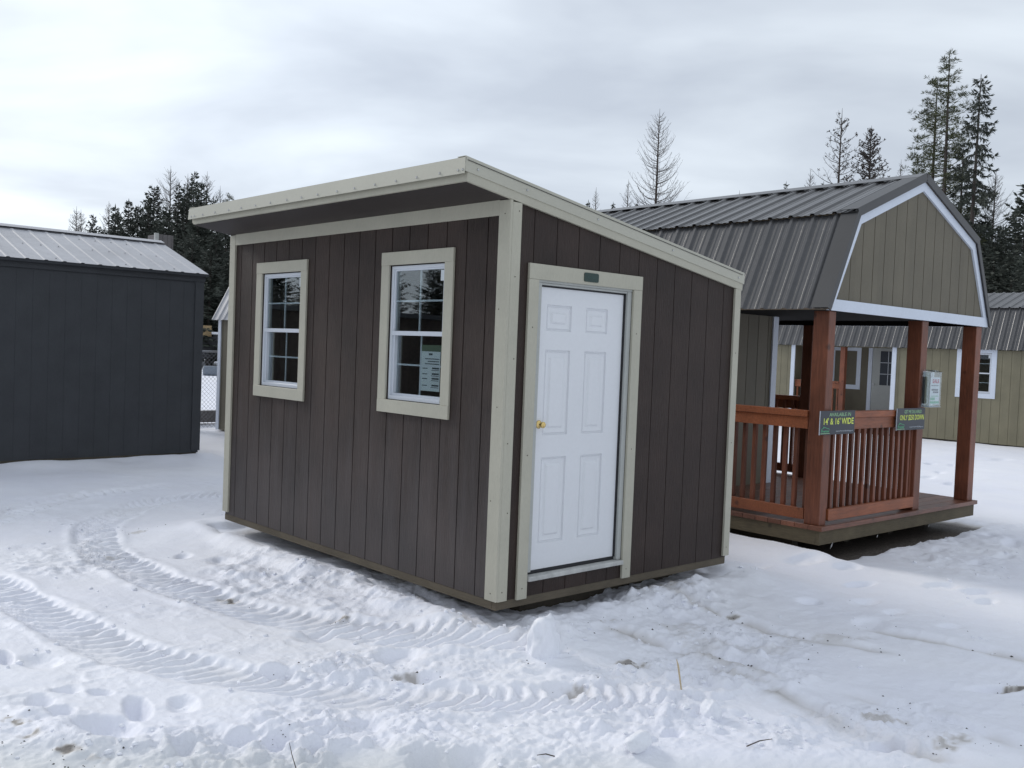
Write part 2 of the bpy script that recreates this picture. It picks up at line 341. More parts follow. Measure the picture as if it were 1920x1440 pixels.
DATA['holes'] = [
    (-2.125, 0.209, 0.059, -0.045, 0.054, 0.139, 0.09),
    (-2.367, 0.02, 0.122, -0.092, 0.044, 0.125, 0.1),
    (-2.482, 0.49, 0.051, -0.037, 0.022, 0.073, 0.06),
    (-2.464, 0.292, 0.057, -0.043, 0.019, 0.06, 0.05),
    (-2.339, 0.555, 0.052, -0.038, 0.014, 0.046, 0.05),
    (-2.209, 0.432, 0.049, -0.036, 0.013, 0.036, 0.04),
    (-1.907, 0.118, 0.061, -0.045, 0.04, 0.09, 0.05),
    (-1.931, -0.422, 0.063, -0.048, 0.028, 0.055, 0.06),
    (-1.827, -0.546, 0.063, -0.047, 0.035, 0.064, 0.09),
    (-0.924, 0.568, 0.107, -0.076, 0.05, 0.082, 0.05),
    (-1.327, 0.17, 0.118, -0.086, 0.034, 0.061, 0.08),
    (-0.796, -0.352, 0.114, -0.084, 0.041, 0.054, 0.06),
    (-0.71, -0.045, 0.097, -0.07, 0.056, 0.076, 0.05),
    (-1.493, -0.408, 0.045, -0.033, 0.018, 0.029, 0.04),
    (-1.381, -0.617, 0.08, -0.06, 0.045, 0.066, 0.05),
    (-2.156, -0.347, 0.047, -0.036, 0.028, 0.066, 0.06),
    (-1.392, -1.105, 0.066, -0.051, 0.047, 0.062, 0.07),
    (-1.243, -1.233, 0.092, -0.071, 0.065, 0.077, 0.07),
    (-2.401, 1.237, 0.031, -0.022, 0.026, 0.095, 0.08),
    (-1.717, -0.978, 0.071, -0.054, 0.029, 0.044, 0.05),
    (-2.256, 1.089, 0.089, -0.064, 0.034, 0.111, 0.04),
    (-0.665, 2.966, 0.068, -0.043, 0.048, 0.109, 0.05),
    (-0.464, 1.765, 0.062, -0.041, 0.046, 0.082, 0.04),
    (-0.523, 2.564, 0.088, -0.056, 0.066, 0.134, 0.04),
    (3.06, 0.214, 0.146, -0.094, 0.129, 0.085, 0.05),
    (3.606, 0.032, 0.153, -0.097, 0.122, 0.072, 0.04),
    (3.749, -0.302, 0.1, -0.064, 0.122, 0.066, 0.04),
    (2.906, -0.938, 0.1, -0.067, 0.144, 0.073, 0.04),
    (2.45, -0.737, 0.082, -0.057, 0.072, 0.041, 0.04),
    (3.351, -0.644, 0.116, -0.076, 0.072, 0.038, 0.05),
    (3.861, -1.065, 0.141, -0.094, 0.116, 0.05, 0.04),
    (3.993, -1.338, 0.132, -0.089, 0.116, 0.045, 0.05),
    (2.784, -1.261, 0.089, -0.061, 0.105, 0.048, 0.03),
    (2.327, -1.271, 0.116, -0.08, 0.12, 0.06, 0.03),
    (3.707, -1.516, 0.073, -0.05, 0.089, 0.034, 0.04),
    (2.673, -1.666, 0.084, -0.058, 0.083, 0.035, 0.04),
    (1.589, -2.348, 0.117, -0.086, 0.056, 0.021, 0.06),
    (0.394, -2.359, 0.103, -0.079, 0.062, 0.029, 0.07),
    (-0.253, -0.892, 0.13, -0.095, 0.061, 0.058, 0.06),
    (-0.326, -1.636, 0.04, -0.031, 0.041, 0.032, 0.05),
    (13.428, 3.195, 0.132, -0.059, 0.292, 0.128, 0.05),
    (13.727, 2.891, 0.11, -0.05, 0.296, 0.122, 0.04),
    (12.251, 2.544, 0.119, -0.056, 0.252, 0.108, 0.04),
    (10.927, 1.812, 0.122, -0.061, 0.281, 0.118, 0.05),
    (15.719, 2.896, 0.246, -0.107, 0.356, 0.133, 0.03),
    (11.43, 2.362, 0.112, -0.055, 0.229, 0.1, 0.04),
    (5.675, -0.89, 0.097, -0.061, 0.17, 0.062, 0.04),
    (5.123, -0.861, 0.083, -0.053, 0.128, 0.05, 0.04),
    (5.369, -0.416, 0.078, -0.049, 0.111, 0.047, 0.03),
    (6.529, -0.68, 0.096, -0.059, 0.166, 0.059, 0.04),
    (6.762, -0.328, 0.09, -0.054, 0.142, 0.054, 0.03),
]
DATA['bumps'] = [
    (0.202, -0.345, 0.134, -0.095, 0.093, 0.092, 0.13),
    (0.147, -0.241, 0.053, -0.038, 0.061, 0.063, 0.07),
    (0.247, -0.041, 0.056, -0.04, 0.066, 0.068, 0.05),
    (0.27, -1.454, 0.065, -0.048, 0.054, 0.038, 0.1),
    (-0.57, -1.436, 0.053, -0.04, 0.039, 0.034, 0.09),
    (-0.612, -1.341, 0.04, -0.03, 0.038, 0.036, 0.08),
    (0.113, 1.535, 0.197, -0.13, 0.093, 0.137, 0.04),
    (0.189, 1.111, 0.19, -0.128, 0.11, 0.147, 0.05),
    (1.654, 0.319, 0.21, -0.139, 0.119, 0.101, 0.1),
    (-0.135, -0.529, 0.1, -0.071, 0.027, 0.027, 0),
    (2.073, 0.345, 0.184, -0.121, 0.102, 0.082, 0.06),
    (0.231, 2.08, 0.14, -0.09, 0.081, 0.127, 0.05),
    (-1.746, -0.269, 0.059, -0.045, 0.038, 0.072, 0.06),
    (-1.769, -0.438, 0.096, -0.072, 0.031, 0.056, 0.08),
    (0.65, -1.094, 0.078, -0.057, 0.065, 0.047, 0.06),
    (-0.525, -1.225, 0.126, -0.095, 0.03, 0.029, 0.05),
    (-1.084, -0.848, 0.163, -0.122, 0.033, 0.041, 0.05),
    (-0.618, 2.113, 0.191, -0.125, 0.061, 0.119, 0.05),
    (-2.565, 0.302, 0.113, -0.084, 0.02, 0.067, 0.05),
    (-2.418, -0.219, 0.123, -0.094, 0.028, 0.078, 0.06),
]
DATA['dirt'] = [
    (-2.675, 0.306, 0.073, -0.055, 0.024, 0.093, 0.9),
    (-2.672, 0.044, 0.071, -0.053, 0.021, 0.071, 0.7),
    (-2.593, -0.155, 0.103, -0.078, 0.018, 0.056, 0.9),
    (-2.502, -0.271, 0.085, -0.065, 0.016, 0.048, 0.6),
    (-1.814, -0.57, 0.052, -0.039, 0.02, 0.037, 0.9),
    (-1.332, 0.163, 0.114, -0.083, 0.026, 0.045, 0.7),
    (-0.796, -0.352, 0.114, -0.084, 0.036, 0.047, 0.55),
    (-0.241, -0.92, 0.115, -0.085, 0.048, 0.045, 0.5),
    (-0.958, 1.674, 0.105, -0.071, 0.057, 0.115, 0.8),
    (-0.654, 0.701, 0.097, -0.068, 0.038, 0.058, 0.9),
    (0.28, -0.885, 0.101, -0.073, 0.044, 0.037, 0.7),
    (0.684, -0.348, 0.115, -0.08, 0.073, 0.065, 0.6),
    (1.607, -0.024, 0.236, -0.158, 0.126, 0.1, 0.6),
    (1.577, -0.641, 0.094, -0.065, 0.046, 0.031, 0.7),
    (1.652, -2.395, 0.102, -0.074, 0.048, 0.017, 0.9),
    (0.745, -2.22, 0.179, -0.135, 0.131, 0.062, 0.45),
    (0.59, -2.546, 0.124, -0.095, 0.117, 0.049, 0.5),
    (1.629, -1.358, 0.349, -0.248, 0.153, 0.084, 0.3),
    (0.818, -0.649, 0.34, -0.24, 0.188, 0.148, 0.25),
    (0.979, -1.089, 0.384, -0.275, 0.187, 0.126, 0.22),
    (-1.115, 3.274, 0.1, -0.063, 0.048, 0.131, 0.4),
    (0.266, 1.15, 0.225, -0.15, 0.037, 0.049, 0.5),
    (-0.223, -0.577, 0.146, -0.106, 0.032, 0.033, 0.5),
    (-0.623, 4.111, 0.115, -0.069, 0.027, 0.07, 0.4),
]
DATA['rough'] = [
    (-0.963, -0.98, 1.04, -0.781, 0.441, 0.512),
    (-0.192, 1.023, 0.482, -0.328, 0.53, 0.771),
    (-0.497, 1.938, 0.447, -0.296, 0.334, 0.618),
    (-0.176, -1.125, 0.504, -0.372, 0.392, 0.344),
    (-1.501, 3.193, 0.417, -0.268, 0.212, 0.663),
    (1.358, -0.031, 0.658, -0.447, 0.64, 0.531),
    (0.811, -1.092, 0.538, -0.386, 0.573, 0.401),
    (0.488, -2.235, 0.564, -0.426, 0.424, 0.209),
    (-2.584, -0.058, 0.353, -0.268, 0.094, 0.304),
    (-2.087, -0.435, 0.4, -0.305, 0.131, 0.282),
    (6.159, -0.295, 0.809, -0.492, 1.874, 0.765),
    (-0.702, -0.23, 0.723, -0.524, 0.17, 0.221),
    (0.275, -0.061, 0.452, -0.317, 0.35, 0.362),
]
DATA['smooth'] = [
    (-0.282, 4.352, 0.45, -0.265, 0.465, 1.117),
    (-1.453, 1.15, 0.514, -0.36, 0.094, 0.211),
    (-0.752, 0.209, 0.25, -0.179, 0.086, 0.125),
    (-2.343, 1.065, 0.264, -0.19, 0.11, 0.379),
    (-1.625, -0.858, 0.183, -0.14, 0.095, 0.147),
]
DATA['trees'] = [
    (22.59, 76.43, 11.67, 'larch', 0.95, 'thin leafless larch, leftmost of the trees above the charcoal shed roof', 1, None),
    (22.3, 74.42, 11.22, 'larch', 0.83, 'second leafless larch from the left, close beside the leftmost one', 2, None),
    (23.79, 76.02, 11.24, 'spruce', 1.04, 'short dark spruce standing alone between two bare larches above the charcoal roof', 3, None),
    (23.87, 72.81, 11.92, 'larch', 0.91, 'bare larch leaning beside the dark spruce clump above the charcoal roof', 4, None),
    (23.62, 70.78, 11.59, 'spruce', 1.16, 'bushy dark spruce left of the pointed pale-trunked one', 5, None),
    (23.75, 68.59, 11.82, 'spruce', 0.96, 'spruce with a pale trunk showing through its gaps, above the middle of the charcoal roof', 6, None),
    (24.68, 66.08, 12.59, 'spruce', 1.78, 'broad layered spruce just left of the tall bare larch', 7, None),
    (24.89, 63.83, 13.82, 'larch', 1.65, 'tallest bare larch rising above the right end of the charcoal shed', 8, None),
    (26.24, 65.42, 13.1, 'spruce', 1.1, 'bushy spruce directly right of the tallest bare larch', 9, None),
    (28.43, 68.83, 14.34, 'larch', 0.89, 'slim bare larch showing its tip between two dark spruces', 10, None),
    (28.04, 66.82, 14.32, 'spruce', 1.13, 'pointed spruce second highest of the left clump', 11, None),
    (27.59, 63.72, 13.84, 'larch', 1.34, 'dense bare larch at the right end of the dark left clump', 12, None),
    (30.63, 67.82, 13.61, 'larch', 0.8, 'small bare larch just above the far end of the brown shed roof', 13, None),
    (31.29, 67.5, 13.17, 'pine', 0.62, 'little pine tip barely showing over the brown shed fascia', 14, None),
    (25.11, 61.55, 12.37, 'spruce', 1.77, 'dark spruce packed in the solid stand between the charcoal and brown sheds', 20, 'dark spruces between the two sheds'),
    (25.6, 60.23, 12.49, 'spruce', 1.82, 'dark spruce packed in the solid stand between the charcoal and brown sheds', 21, 'dark spruces between the two sheds'),
    (25.91, 58.99, 11.43, 'spruce', 1.64, 'dark spruce packed in the solid stand between the charcoal and brown sheds', 22, 'dark spruces between the two sheds'),
    (23.38, 55.75, 10.35, 'spruce', 1.84, 'dark spruce packed in the solid stand between the charcoal and brown sheds', 23, 'dark spruces between the two sheds'),
    (25.87, 56.79, 9.69, 'spruce', 1.52, 'dark spruce packed in the solid stand between the charcoal and brown sheds', 24, 'dark spruces between the two sheds'),
    (23.55, 53.47, 8.33, 'spruce', 1.78, 'dark spruce packed in the solid stand between the charcoal and brown sheds', 25, 'dark spruces between the two sheds'),
    (23.4, 57.93, 9.29, 'spruce', 1.74, 'dark spruce packed in the solid stand between the charcoal and brown sheds', 26, 'dark spruces between the two sheds'),
    (22.9, 64.63, 10.91, 'spruce', 1.49, 'dark spruce packed in the solid stand between the charcoal and brown sheds', 27, 'dark spruces between the two sheds'),
    (22.42, 66.96, 10.58, 'spruce', 1.44, 'dark spruce packed in the solid stand between the charcoal and brown sheds', 28, 'dark spruces between the two sheds'),
    (23.18, 63.45, 11.3, 'spruce', 1.63, 'dark spruce packed in the solid stand between the charcoal and brown sheds', 29, 'dark spruces between the two sheds'),
    (23.14, 60.22, 10.69, 'spruce', 1.33, 'dark spruce packed in the solid stand between the charcoal and brown sheds', 30, 'dark spruces between the two sheds'),
    (23.71, 51.17, 7.22, 'spruce', 1.73, 'dark spruce packed in the solid stand between the charcoal and brown sheds', 31, 'dark spruces between the two sheds'),
    (22.7, 71.11, 9.8, 'spruce', 1.34, 'dark spruce packed in the solid stand between the charcoal and brown sheds', 32, 'dark spruces between the two sheds'),
    (21.58, 49.97, 6.95, 'spruce', 1.67, 'dark spruce packed in the solid stand between the charcoal and brown sheds', 33, 'dark spruces between the two sheds'),
    (21.31, 63.1, 9.22, 'spruce', 1.37, 'dark spruce packed in the solid stand between the charcoal and brown sheds', 34, 'dark spruces between the two sheds'),
    (23.01, 61.36, 9.67, 'spruce', 1.58, 'dark spruce packed in the solid stand between the charcoal and brown sheds', 35, 'dark spruces between the two sheds'),
    (21.84, 53.16, 8.12, 'spruce', 1.62, 'dark spruce packed in the solid stand between the charcoal and brown sheds', 36, 'dark spruces between the two sheds'),
    (65.43, 60.58, 16.69, 'spruce', 0.74, 'tiny spruce tip just over the brown shed rake', 40, None),
    (65.93, 60.04, 17.85, 'larch', 0.79, 'small bare larch over the brown shed rake, left of the big larch', 41, None),
    (70.82, 62.09, 17.32, 'spruce', 0.73, 'tiny rounded conifer between two thin larches over the brown rake', 42, None),
    (67.98, 57.74, 18.65, 'larch', 0.9, 'thin ragged bare larch just left of the big larch', 43, None),
    (68.64, 56.97, 16.75, 'spruce', 0.48, 'very small dark spruce at the foot of the big larch', 44, None),
    (41.04, 32.28, 16.15, 'larch', 1.49, 'big bare larch with upswept branches standing alone above the metal roof', 45, None),
    (74.48, 49.28, 17.74, 'larch', 0.69, 'lone little larch tip over the middle of the gambrel ridge', 46, None),
    (76.82, 45.69, 18.69, 'spruce', 0.74, 'small conifer tip left of the bushy bare top on the gambrel ridge', 47, None),
    (69.3, 38.8, 17.78, 'larch', 1.04, 'bushy bare larch top over the gambrel ridge', 48, None),
    (74.2, 40.31, 17.76, 'spruce', 0.6, 'small dark spruce tip over the ridge beside the sparse tall larch', 49, None),
    (48.54, 24.75, 16.5, 'snag', 1.41, 'tall sparse larch with tufted top above the right half of the ridge', 50, None),
    (49.36, 23.22, 15.44, 'thicklarch', 1.41, 'dark thick-branched conifer right of the sparse tall larch', 51, None),
    (81.64, 36.91, 20.35, 'larch', 0.9, 'faint pale larch left of the green pine', 52, None),
    (43.75, 16.39, 17.23, 'pine', 1.8, 'tallest tree, green-needled pine with long bare lower trunk behind the gable', 53, None),
    (45.38, 17.65, 16.44, 'pine', 1.99, 'slightly shorter leaning pine twin left of the tallest pine', 54, None),
    (42.4, 14.43, 15.46, 'droop', 1.34, 'tall spruce with drooping tufted branches at the right of the gable', 55, None),
    (44.06, 15.68, 12.65, 'droop', 1.45, 'ragged dark spruce between the tall pine and the drooping spruce', 56, None),
    (46.45, 15.06, 11.45, 'larch', 1.2, 'bare twiggy larch right of the drooping spruce', 57, None),
    (39.41, 11.05, 9.51, 'spruce', 1.28, 'dark spruce cut off by the right edge of the photo', 58, None),
    (44.47, 14.65, 9.3, 'spruce', 1.28, 'dark spruce in the low stand behind the right slope of the gambrel roof', 70, 'low dark spruces right of the gable'),
    (42.87, 13.23, 8.38, 'spruce', 1.23, 'dark spruce in the low stand behind the right slope of the gambrel roof', 71, 'low dark spruces right of the gable'),
    (41.18, 12.04, 8.34, 'spruce', 1.07, 'dark spruce in the low stand behind the right slope of the gambrel roof', 72, 'low dark spruces right of the gable'),
    (47.99, 16.62, 9.34, 'spruce', 1.25, 'dark spruce in the low stand behind the right slope of the gambrel roof', 73, 'low dark spruces right of the gable'),
    (39.03, 12.08, 7.29, 'spruce', 1.28, 'dark spruce in the low stand behind the right slope of the gambrel roof', 74, 'low dark spruces right of the gable'),
    (37.41, 10.71, 6.6, 'spruce', 1.23, 'dark spruce in the low stand behind the right slope of the gambrel roof', 75, 'low dark spruces right of the gable'),
    (51.43, 18.77, 10.5, 'spruce', 1.47, 'dark spruce in the low stand behind the right slope of the gambrel roof', 76, 'low dark spruces right of the gable'),
    (41.48, 11.18, 8.66, 'spruce', 1.18, 'dark spruce in the low stand behind the right slope of the gambrel roof', 77, 'low dark spruces right of the gable'),
    (42.58, 14, 7.28, 'spruce', 1.39, 'dark spruce in the low stand behind the right slope of the gambrel roof', 78, 'low dark spruces right of the gable'),
    (51.17, 19.38, 9.91, 'spruce', 1.34, 'dark spruce in the low stand behind the right slope of the gambrel roof', 79, 'low dark spruces right of the gable'),
    (35.71, 9.51, 6.38, 'spruce', 1.17, 'dark spruce in the low stand behind the right slope of the gambrel roof', 80, 'low dark spruces right of the gable'),
]
DATA['pts'] = {
    'stake0': (0.101, -1.358),
    'twig0': (-1.898, -0.904),
    'twig1': (-0.978, -1.491),
    'twig2': (-0.225, -1.961),
    'twig3': (-0.178, -2.069),
}

# ------------------------------------------------------------------ ground: snow with wheel tracks
_H = lambda i, j, s: (((i*374761393 + j*668265263 + s*2147483647) & 0xffffffff))
def vnoise(x, y, s=0):
    xi = np.floor(x).astype(np.int64); yi = np.floor(y).astype(np.int64)
    fx = x-xi; fy = y-yi; fx = fx*fx*fx*(fx*(fx*6-15)+10); fy = fy*fy*fy*(fy*(fy*6-15)+10)
    def h(i, j):
        n = (i*374761393 + j*668265263 + s*974634777) & 0xffffffff
        n = ((n ^ (n >> 13))*1274126177) & 0xffffffff
        return ((n ^ (n >> 16)) & 0xffff)/65535.0
    a = h(xi, yi); b = h(xi+1, yi); c = h(xi, yi+1); d = h(xi+1, yi+1)
    return (a+(b-a)*fx)+((c+(d-c)*fx)-(a+(b-a)*fx))*fy
def fbm(x, y, f, oct=3, s=0, g=.5):
    t = 0; a = 1; n = 0
    for k in range(oct):
        t = t + a*(vnoise(x*f+17.3*k, y*f-9.1*k, s+k)-.5)*2; n += a; a *= g; f *= 2.03
    return t/n
def billow(x, y, f, oct=3, s=0, g=.5):
    t = 0; a = 1; n = 0
    for k in range(oct):
        t = t + a*(1-np.abs(vnoise(x*f+7.3*k, y*f+3.1*k, s+k)-.5)*2.0)**1.5; n += a; a *= g; f *= 2.1
    return t/n
def ss(a, b, x):
    t = np.clip((x-a)/(b-a), 0, 1); return t*t*(3-2*t)

def ell(X, Y, e):
    """elliptic radius of points in the frame of ellipse e = cx, cy, rx, ry, ux, uy"""
    cx, cy, ax, ay, bx, by = e[:6]
    det = ax*by-ay*bx
    dx = X-cx; dy = Y-cy
    p = (dx*by-dy*bx)/det; q = (ax*dy-ay*dx)/det
    return p, q
def polyline(P, step=.12):
    P = np.array(P, float); out = []
    for i in range(len(P)-1):
        p0 = P[max(i-1, 0)]; p1 = P[i]; p2 = P[i+1]; p3 = P[min(i+2, len(P)-1)]
        n = max(2, int(np.linalg.norm(p2-p1)/step))
        for k in range(n):
            t = k/n; out.append(.5*((2*p1)+(-p0+p2)*t+(2*p0-5*p1+4*p2-p3)*t*t+(-p0+3*p1-3*p2+p3)*t**3))
    out.append(P[-1]); return np.array(out)
def near_line(X, Y, P, rad):
    """signed distance and arc length to a polyline, for the points within rad of it"""
    best = np.full(X.shape, 1e9); sd = np.zeros(X.shape); sl = np.zeros(X.shape); s0 = 0
    idx = np.where((X > P[:, 0].min()-rad) & (X < P[:, 0].max()+rad) & (Y > P[:, 1].min()-rad) & (Y < P[:, 1].max()+rad))[0]
    x = X[idx]; y = Y[idx]; b = np.full(x.shape, 1e9); d_ = np.zeros(x.shape); l_ = np.zeros(x.shape)
    for i in range(len(P)-1):
        a = P[i]; v = P[i+1]-a; L = np.linalg.norm(v)
        if L < 1e-6: continue
        v = v/L
        j = np.where((np.abs(x-a[0]) < rad+L) & (np.abs(y-a[1]) < rad+L))[0]
        if len(j) == 0: s0 += L; continue
        dx = x[j]-a[0]; dy = y[j]-a[1]
        t = np.clip(dx*v[0]+dy*v[1], 0, L); ex = dx-t*v[0]; ey = dy-t*v[1]; d = np.hypot(ex, ey)
        sg = np.sign(v[0]*dy-v[1]*dx)
        u = d < b[j]; jj = j[u]
        b[jj] = d[u]; d_[jj] = (d*sg)[u]; l_[jj] = (s0+t)[u]
        s0 += L
    k = b < rad
    return idx[k], d_[k], l_[k], s0

def ground_height(X, Y):
    r = np.hypot(X-CX, Y-CY)
    fine = np.clip(1.3-r/14, .0, 1); vfine = np.clip(1.2-r/8, 0, 1)
    far = np.clip((60-r)/40, 0.15, 1)
    wx = X+.25*fbm(X, Y, 1.1, 2, 60); wy = Y+.25*fbm(X, Y, 1.1, 2, 70)
    rough = np.zeros(X.shape)
    for e in DATA['rough']:
        p, q = ell(wx, wy, e); rough = np.maximum(rough, 1-ss(.55, 1.25, np.hypot(p, q)))
    rough = np.maximum(rough, .35*ss(.1, .5, fbm(X, Y, .35, 2, 5))*(r < 16))
    for e in DATA['smooth']:
        p, q = ell(wx, wy, e); rough *= 1-.85*(1-ss(.6, 1.1, np.hypot(p, q)))
    rough = rough*(.55+.45*ss(-.2, .4, fbm(X, Y, 1.7, 2, 8)))
    h = -.2 + .035*fbm(X, Y, .45, 3, 1)*far + .014*fbm(X, Y, 1.9, 3, 2)*far + .006*fbm(X, Y, 6, 4, 3, .6)*fine
    h += rough*(.085*(billow(X, Y, 2.7, 5, 11, .58)-.5)) + (.14+rough)*fine*.045*(billow(X, Y, 7.5, 4, 14, .62)-.5)
    crumb = ss(.60, .82, vnoise(X*15, Y*15, 31))*ss(.45, .7, vnoise(X*3.1, Y*3.1, 33))
    crumb2 = ss(.62, .8, vnoise(X*32, Y*32, 41))*ss(.4, .65, vnoise(X*2.3, Y*2.3, 43))
    h += rough*fine*.030*crumb + (.15+rough)*vfine*.012*crumb2
    dirt = np.zeros(X.shape)
    # lumps and thrown blocks
    for e in DATA['bumps']:
        p, q = ell(wx*.4+X*.6, wy*.4+Y*.6, e); d = np.hypot(p, q)
        b = 1-ss(.25, 1.15, d)
        h += e[6]*.55*b*(.25+1.2*billow(X, Y, 5, 4, 51, .6))*.8
    # drag marks
    for k, P in enumerate(DATA['ruts']):
        i, d, l, tot = near_line(X, Y, polyline(P), .3)
        w = .05+.02*np.sin(l*3+k); f = ss(0, .3, l)*ss(0, .3, tot-l)*(.6+.4*vnoise(l*2.2, l*0+k, 9))
        h[i] += f*(-.024*np.exp(-(d/w)**2)+.018*np.exp(-((d-.11)/.05)**2)*(.5+vnoise(X[i]*7, Y[i]*7, 19)))
        dirt[i] = np.maximum(dirt[i], .55*f*np.exp(-((d+.02)/.06)**2)*ss(.40, .75, vnoise(X[i]*6, Y[i]*6, 21)))
    # tyre tracks with lugs
    for k, (P, w, pitch) in enumerate(DATA['tracks']):
        i, d, l, tot = near_line(X, Y, polyline(P), .55)
        d = d+.02*fbm(X[i], Y[i], 2.5, 2, 80+k)
        a = np.abs(d)/w; f = ss(0, .4, l)*ss(0, .5, tot-l)
        fade = (.72+.45*fbm(l*.8, l*0+k*3.3, 1., 3, 90))*(1. if k < 2 else .8)
        inside = 1-ss(.80, 1.12, a)
        ph = ((l-.60*d+.40*d*d/w)/pitch + .22*fbm(X[i], Y[i], 5, 3, 95))
        lug = ss(-.45, .7, np.sin(ph*2*np.pi))
        lug = lug*(.45+.75*vnoise(X[i]*13, Y[i]*13, 97))*(.55+.6*ss(.25, .6, vnoise(X[i]*2.4, Y[i]*2.4, 96)))+.22*(vnoise(X[i]*30, Y[i]*30, 94)-.5)
        h[i] = h[i]*(1-.78*inside*f) + (-.2+.012*fbm(X[i], Y[i], 2, 3, 4))*(.78*inside*f)
        h[i] += f*inside*(-.030+.037*lug*np.clip(fade*1.3, 0, 1.2)*np.clip(1.6-r[i]/14, .55, 1))
        berm = np.exp(-((a-1.25)/.20)**2)
        h[i] += f*berm*.012*(-.1+2.0*vnoise(X[i]*8, Y[i]*8, 99))*np.clip(fade, .3, 1)
        dirt[i] = np.maximum(dirt[i], .10*f*inside*(1-lug)*ss(.45, .7, vnoise(X[i]*3, Y[i]*3, 98)))
    # footprints, melted pits
    for e in DATA['holes']:
        p, q = ell(wx*.25+X*.75, wy*.25+Y*.75, e); d = np.hypot(p, q)+.34*fbm(X, Y, 4.5, 4, 61)
        h -= .85*e[6]*(1-ss(.3, 1.15, d+.3*q))*(.75+.5*vnoise(X*9, Y*9, 63))
    for e in DATA['dirt']:
        p, q = ell(wx*.3+X*.7, wy*.3+Y*.7, e); d = np.hypot(p, q)
        b = 1-ss(.3, 1.2, d)
        n = .6*vnoise(X*9, Y*9, 71)+.4*vnoise(X*26, Y*26, 72)
        n = .45*vnoise(X*5, Y*5, 70)+.35*n+.2*vnoise(X*48, Y*48, 73)
        dirt = np.maximum(dirt, np.clip(e[6]*ss(.66, .92, n+.30*b)*ss(0, .4, b), 0, 1)*.9)
    # icy dip in the near left corner
    ic = ss(.1, .5, (-2.45-X)*.8-(Y-.15)*.9+.1*fbm(X, Y, 3, 2, 77))
    h -= .05*ic
    h += .07*np.exp(-((Y-9.0)/.35)**2)*(X < 2.5)*(X > -4)*(.3+vnoise(X*1.7, Y*1.7, 101))
    # edge of the packed snow round the brown shed: a ragged bank, a lower strip under it
    dx = np.maximum(np.maximum(-X, X-2.42), 0); dy = np.maximum(np.maximum(-Y, Y-3.64), 0); d = np.hypot(dx, dy)
    ins = (d < 1e-6)
    edge = .10+.12*fbm(X, Y, 1.6, 3, 83)
    nearw = 1-ss(.15, 1.0, d+.15*fbm(X, Y, 1.2, 2, 84))
    h += nearw*(.085+.03*fbm(X, Y, 2.2, 3, 86))
    left = (X < .1)
    h += np.where(left, .045, .03)*np.exp(-((d-edge-.1)/.13)**2)*(.4+1.0*vnoise(X*3.3, Y*3.3, 85))*(Y > -1.5)
    h = np.where(d < edge, h-.040*(1-ss(edge-.06, edge, d)), h)
    h = np.where(ins, np.minimum(h, -.13), h)
    # bare strip along the front of the porch deck
    c, s = math.cos(-.021), math.sin(-.021)
    lx = (X-3.903)*c+(Y-.021)*s; ly = -(X-3.903)*s+(Y-.021)*c
    h += .085*(1-ss(-.06, .03, lx+.06*fbm(X, Y, 5, 2, 89)))*(1-ss(.0, .9, -lx))*ss(-.6, .0, ly)*(ly < 7.5)
    bare = (1-ss(.0, .05, -ly-.05-.13*np.clip(1-lx/3.0, 0, 1)**.6-.07*fbm(X, Y, 3.5, 3, 87)))*ss(-.02, .08, lx+.05)*(1-ss(3.15, 3.5, lx))*(ly < 7)
    h = h*(1-bare)+bare*(-.235+.012*fbm(X, Y, 14, 2, 88)*fine)
    dirt = np.maximum(dirt, bare*.97)
    h = np.where((lx > .0) & (lx < 3.2) & (ly > 0) & (ly < 7.3), np.minimum(h, -.24), h)
    return h, np.clip(dirt, 0, 1), rough, ic

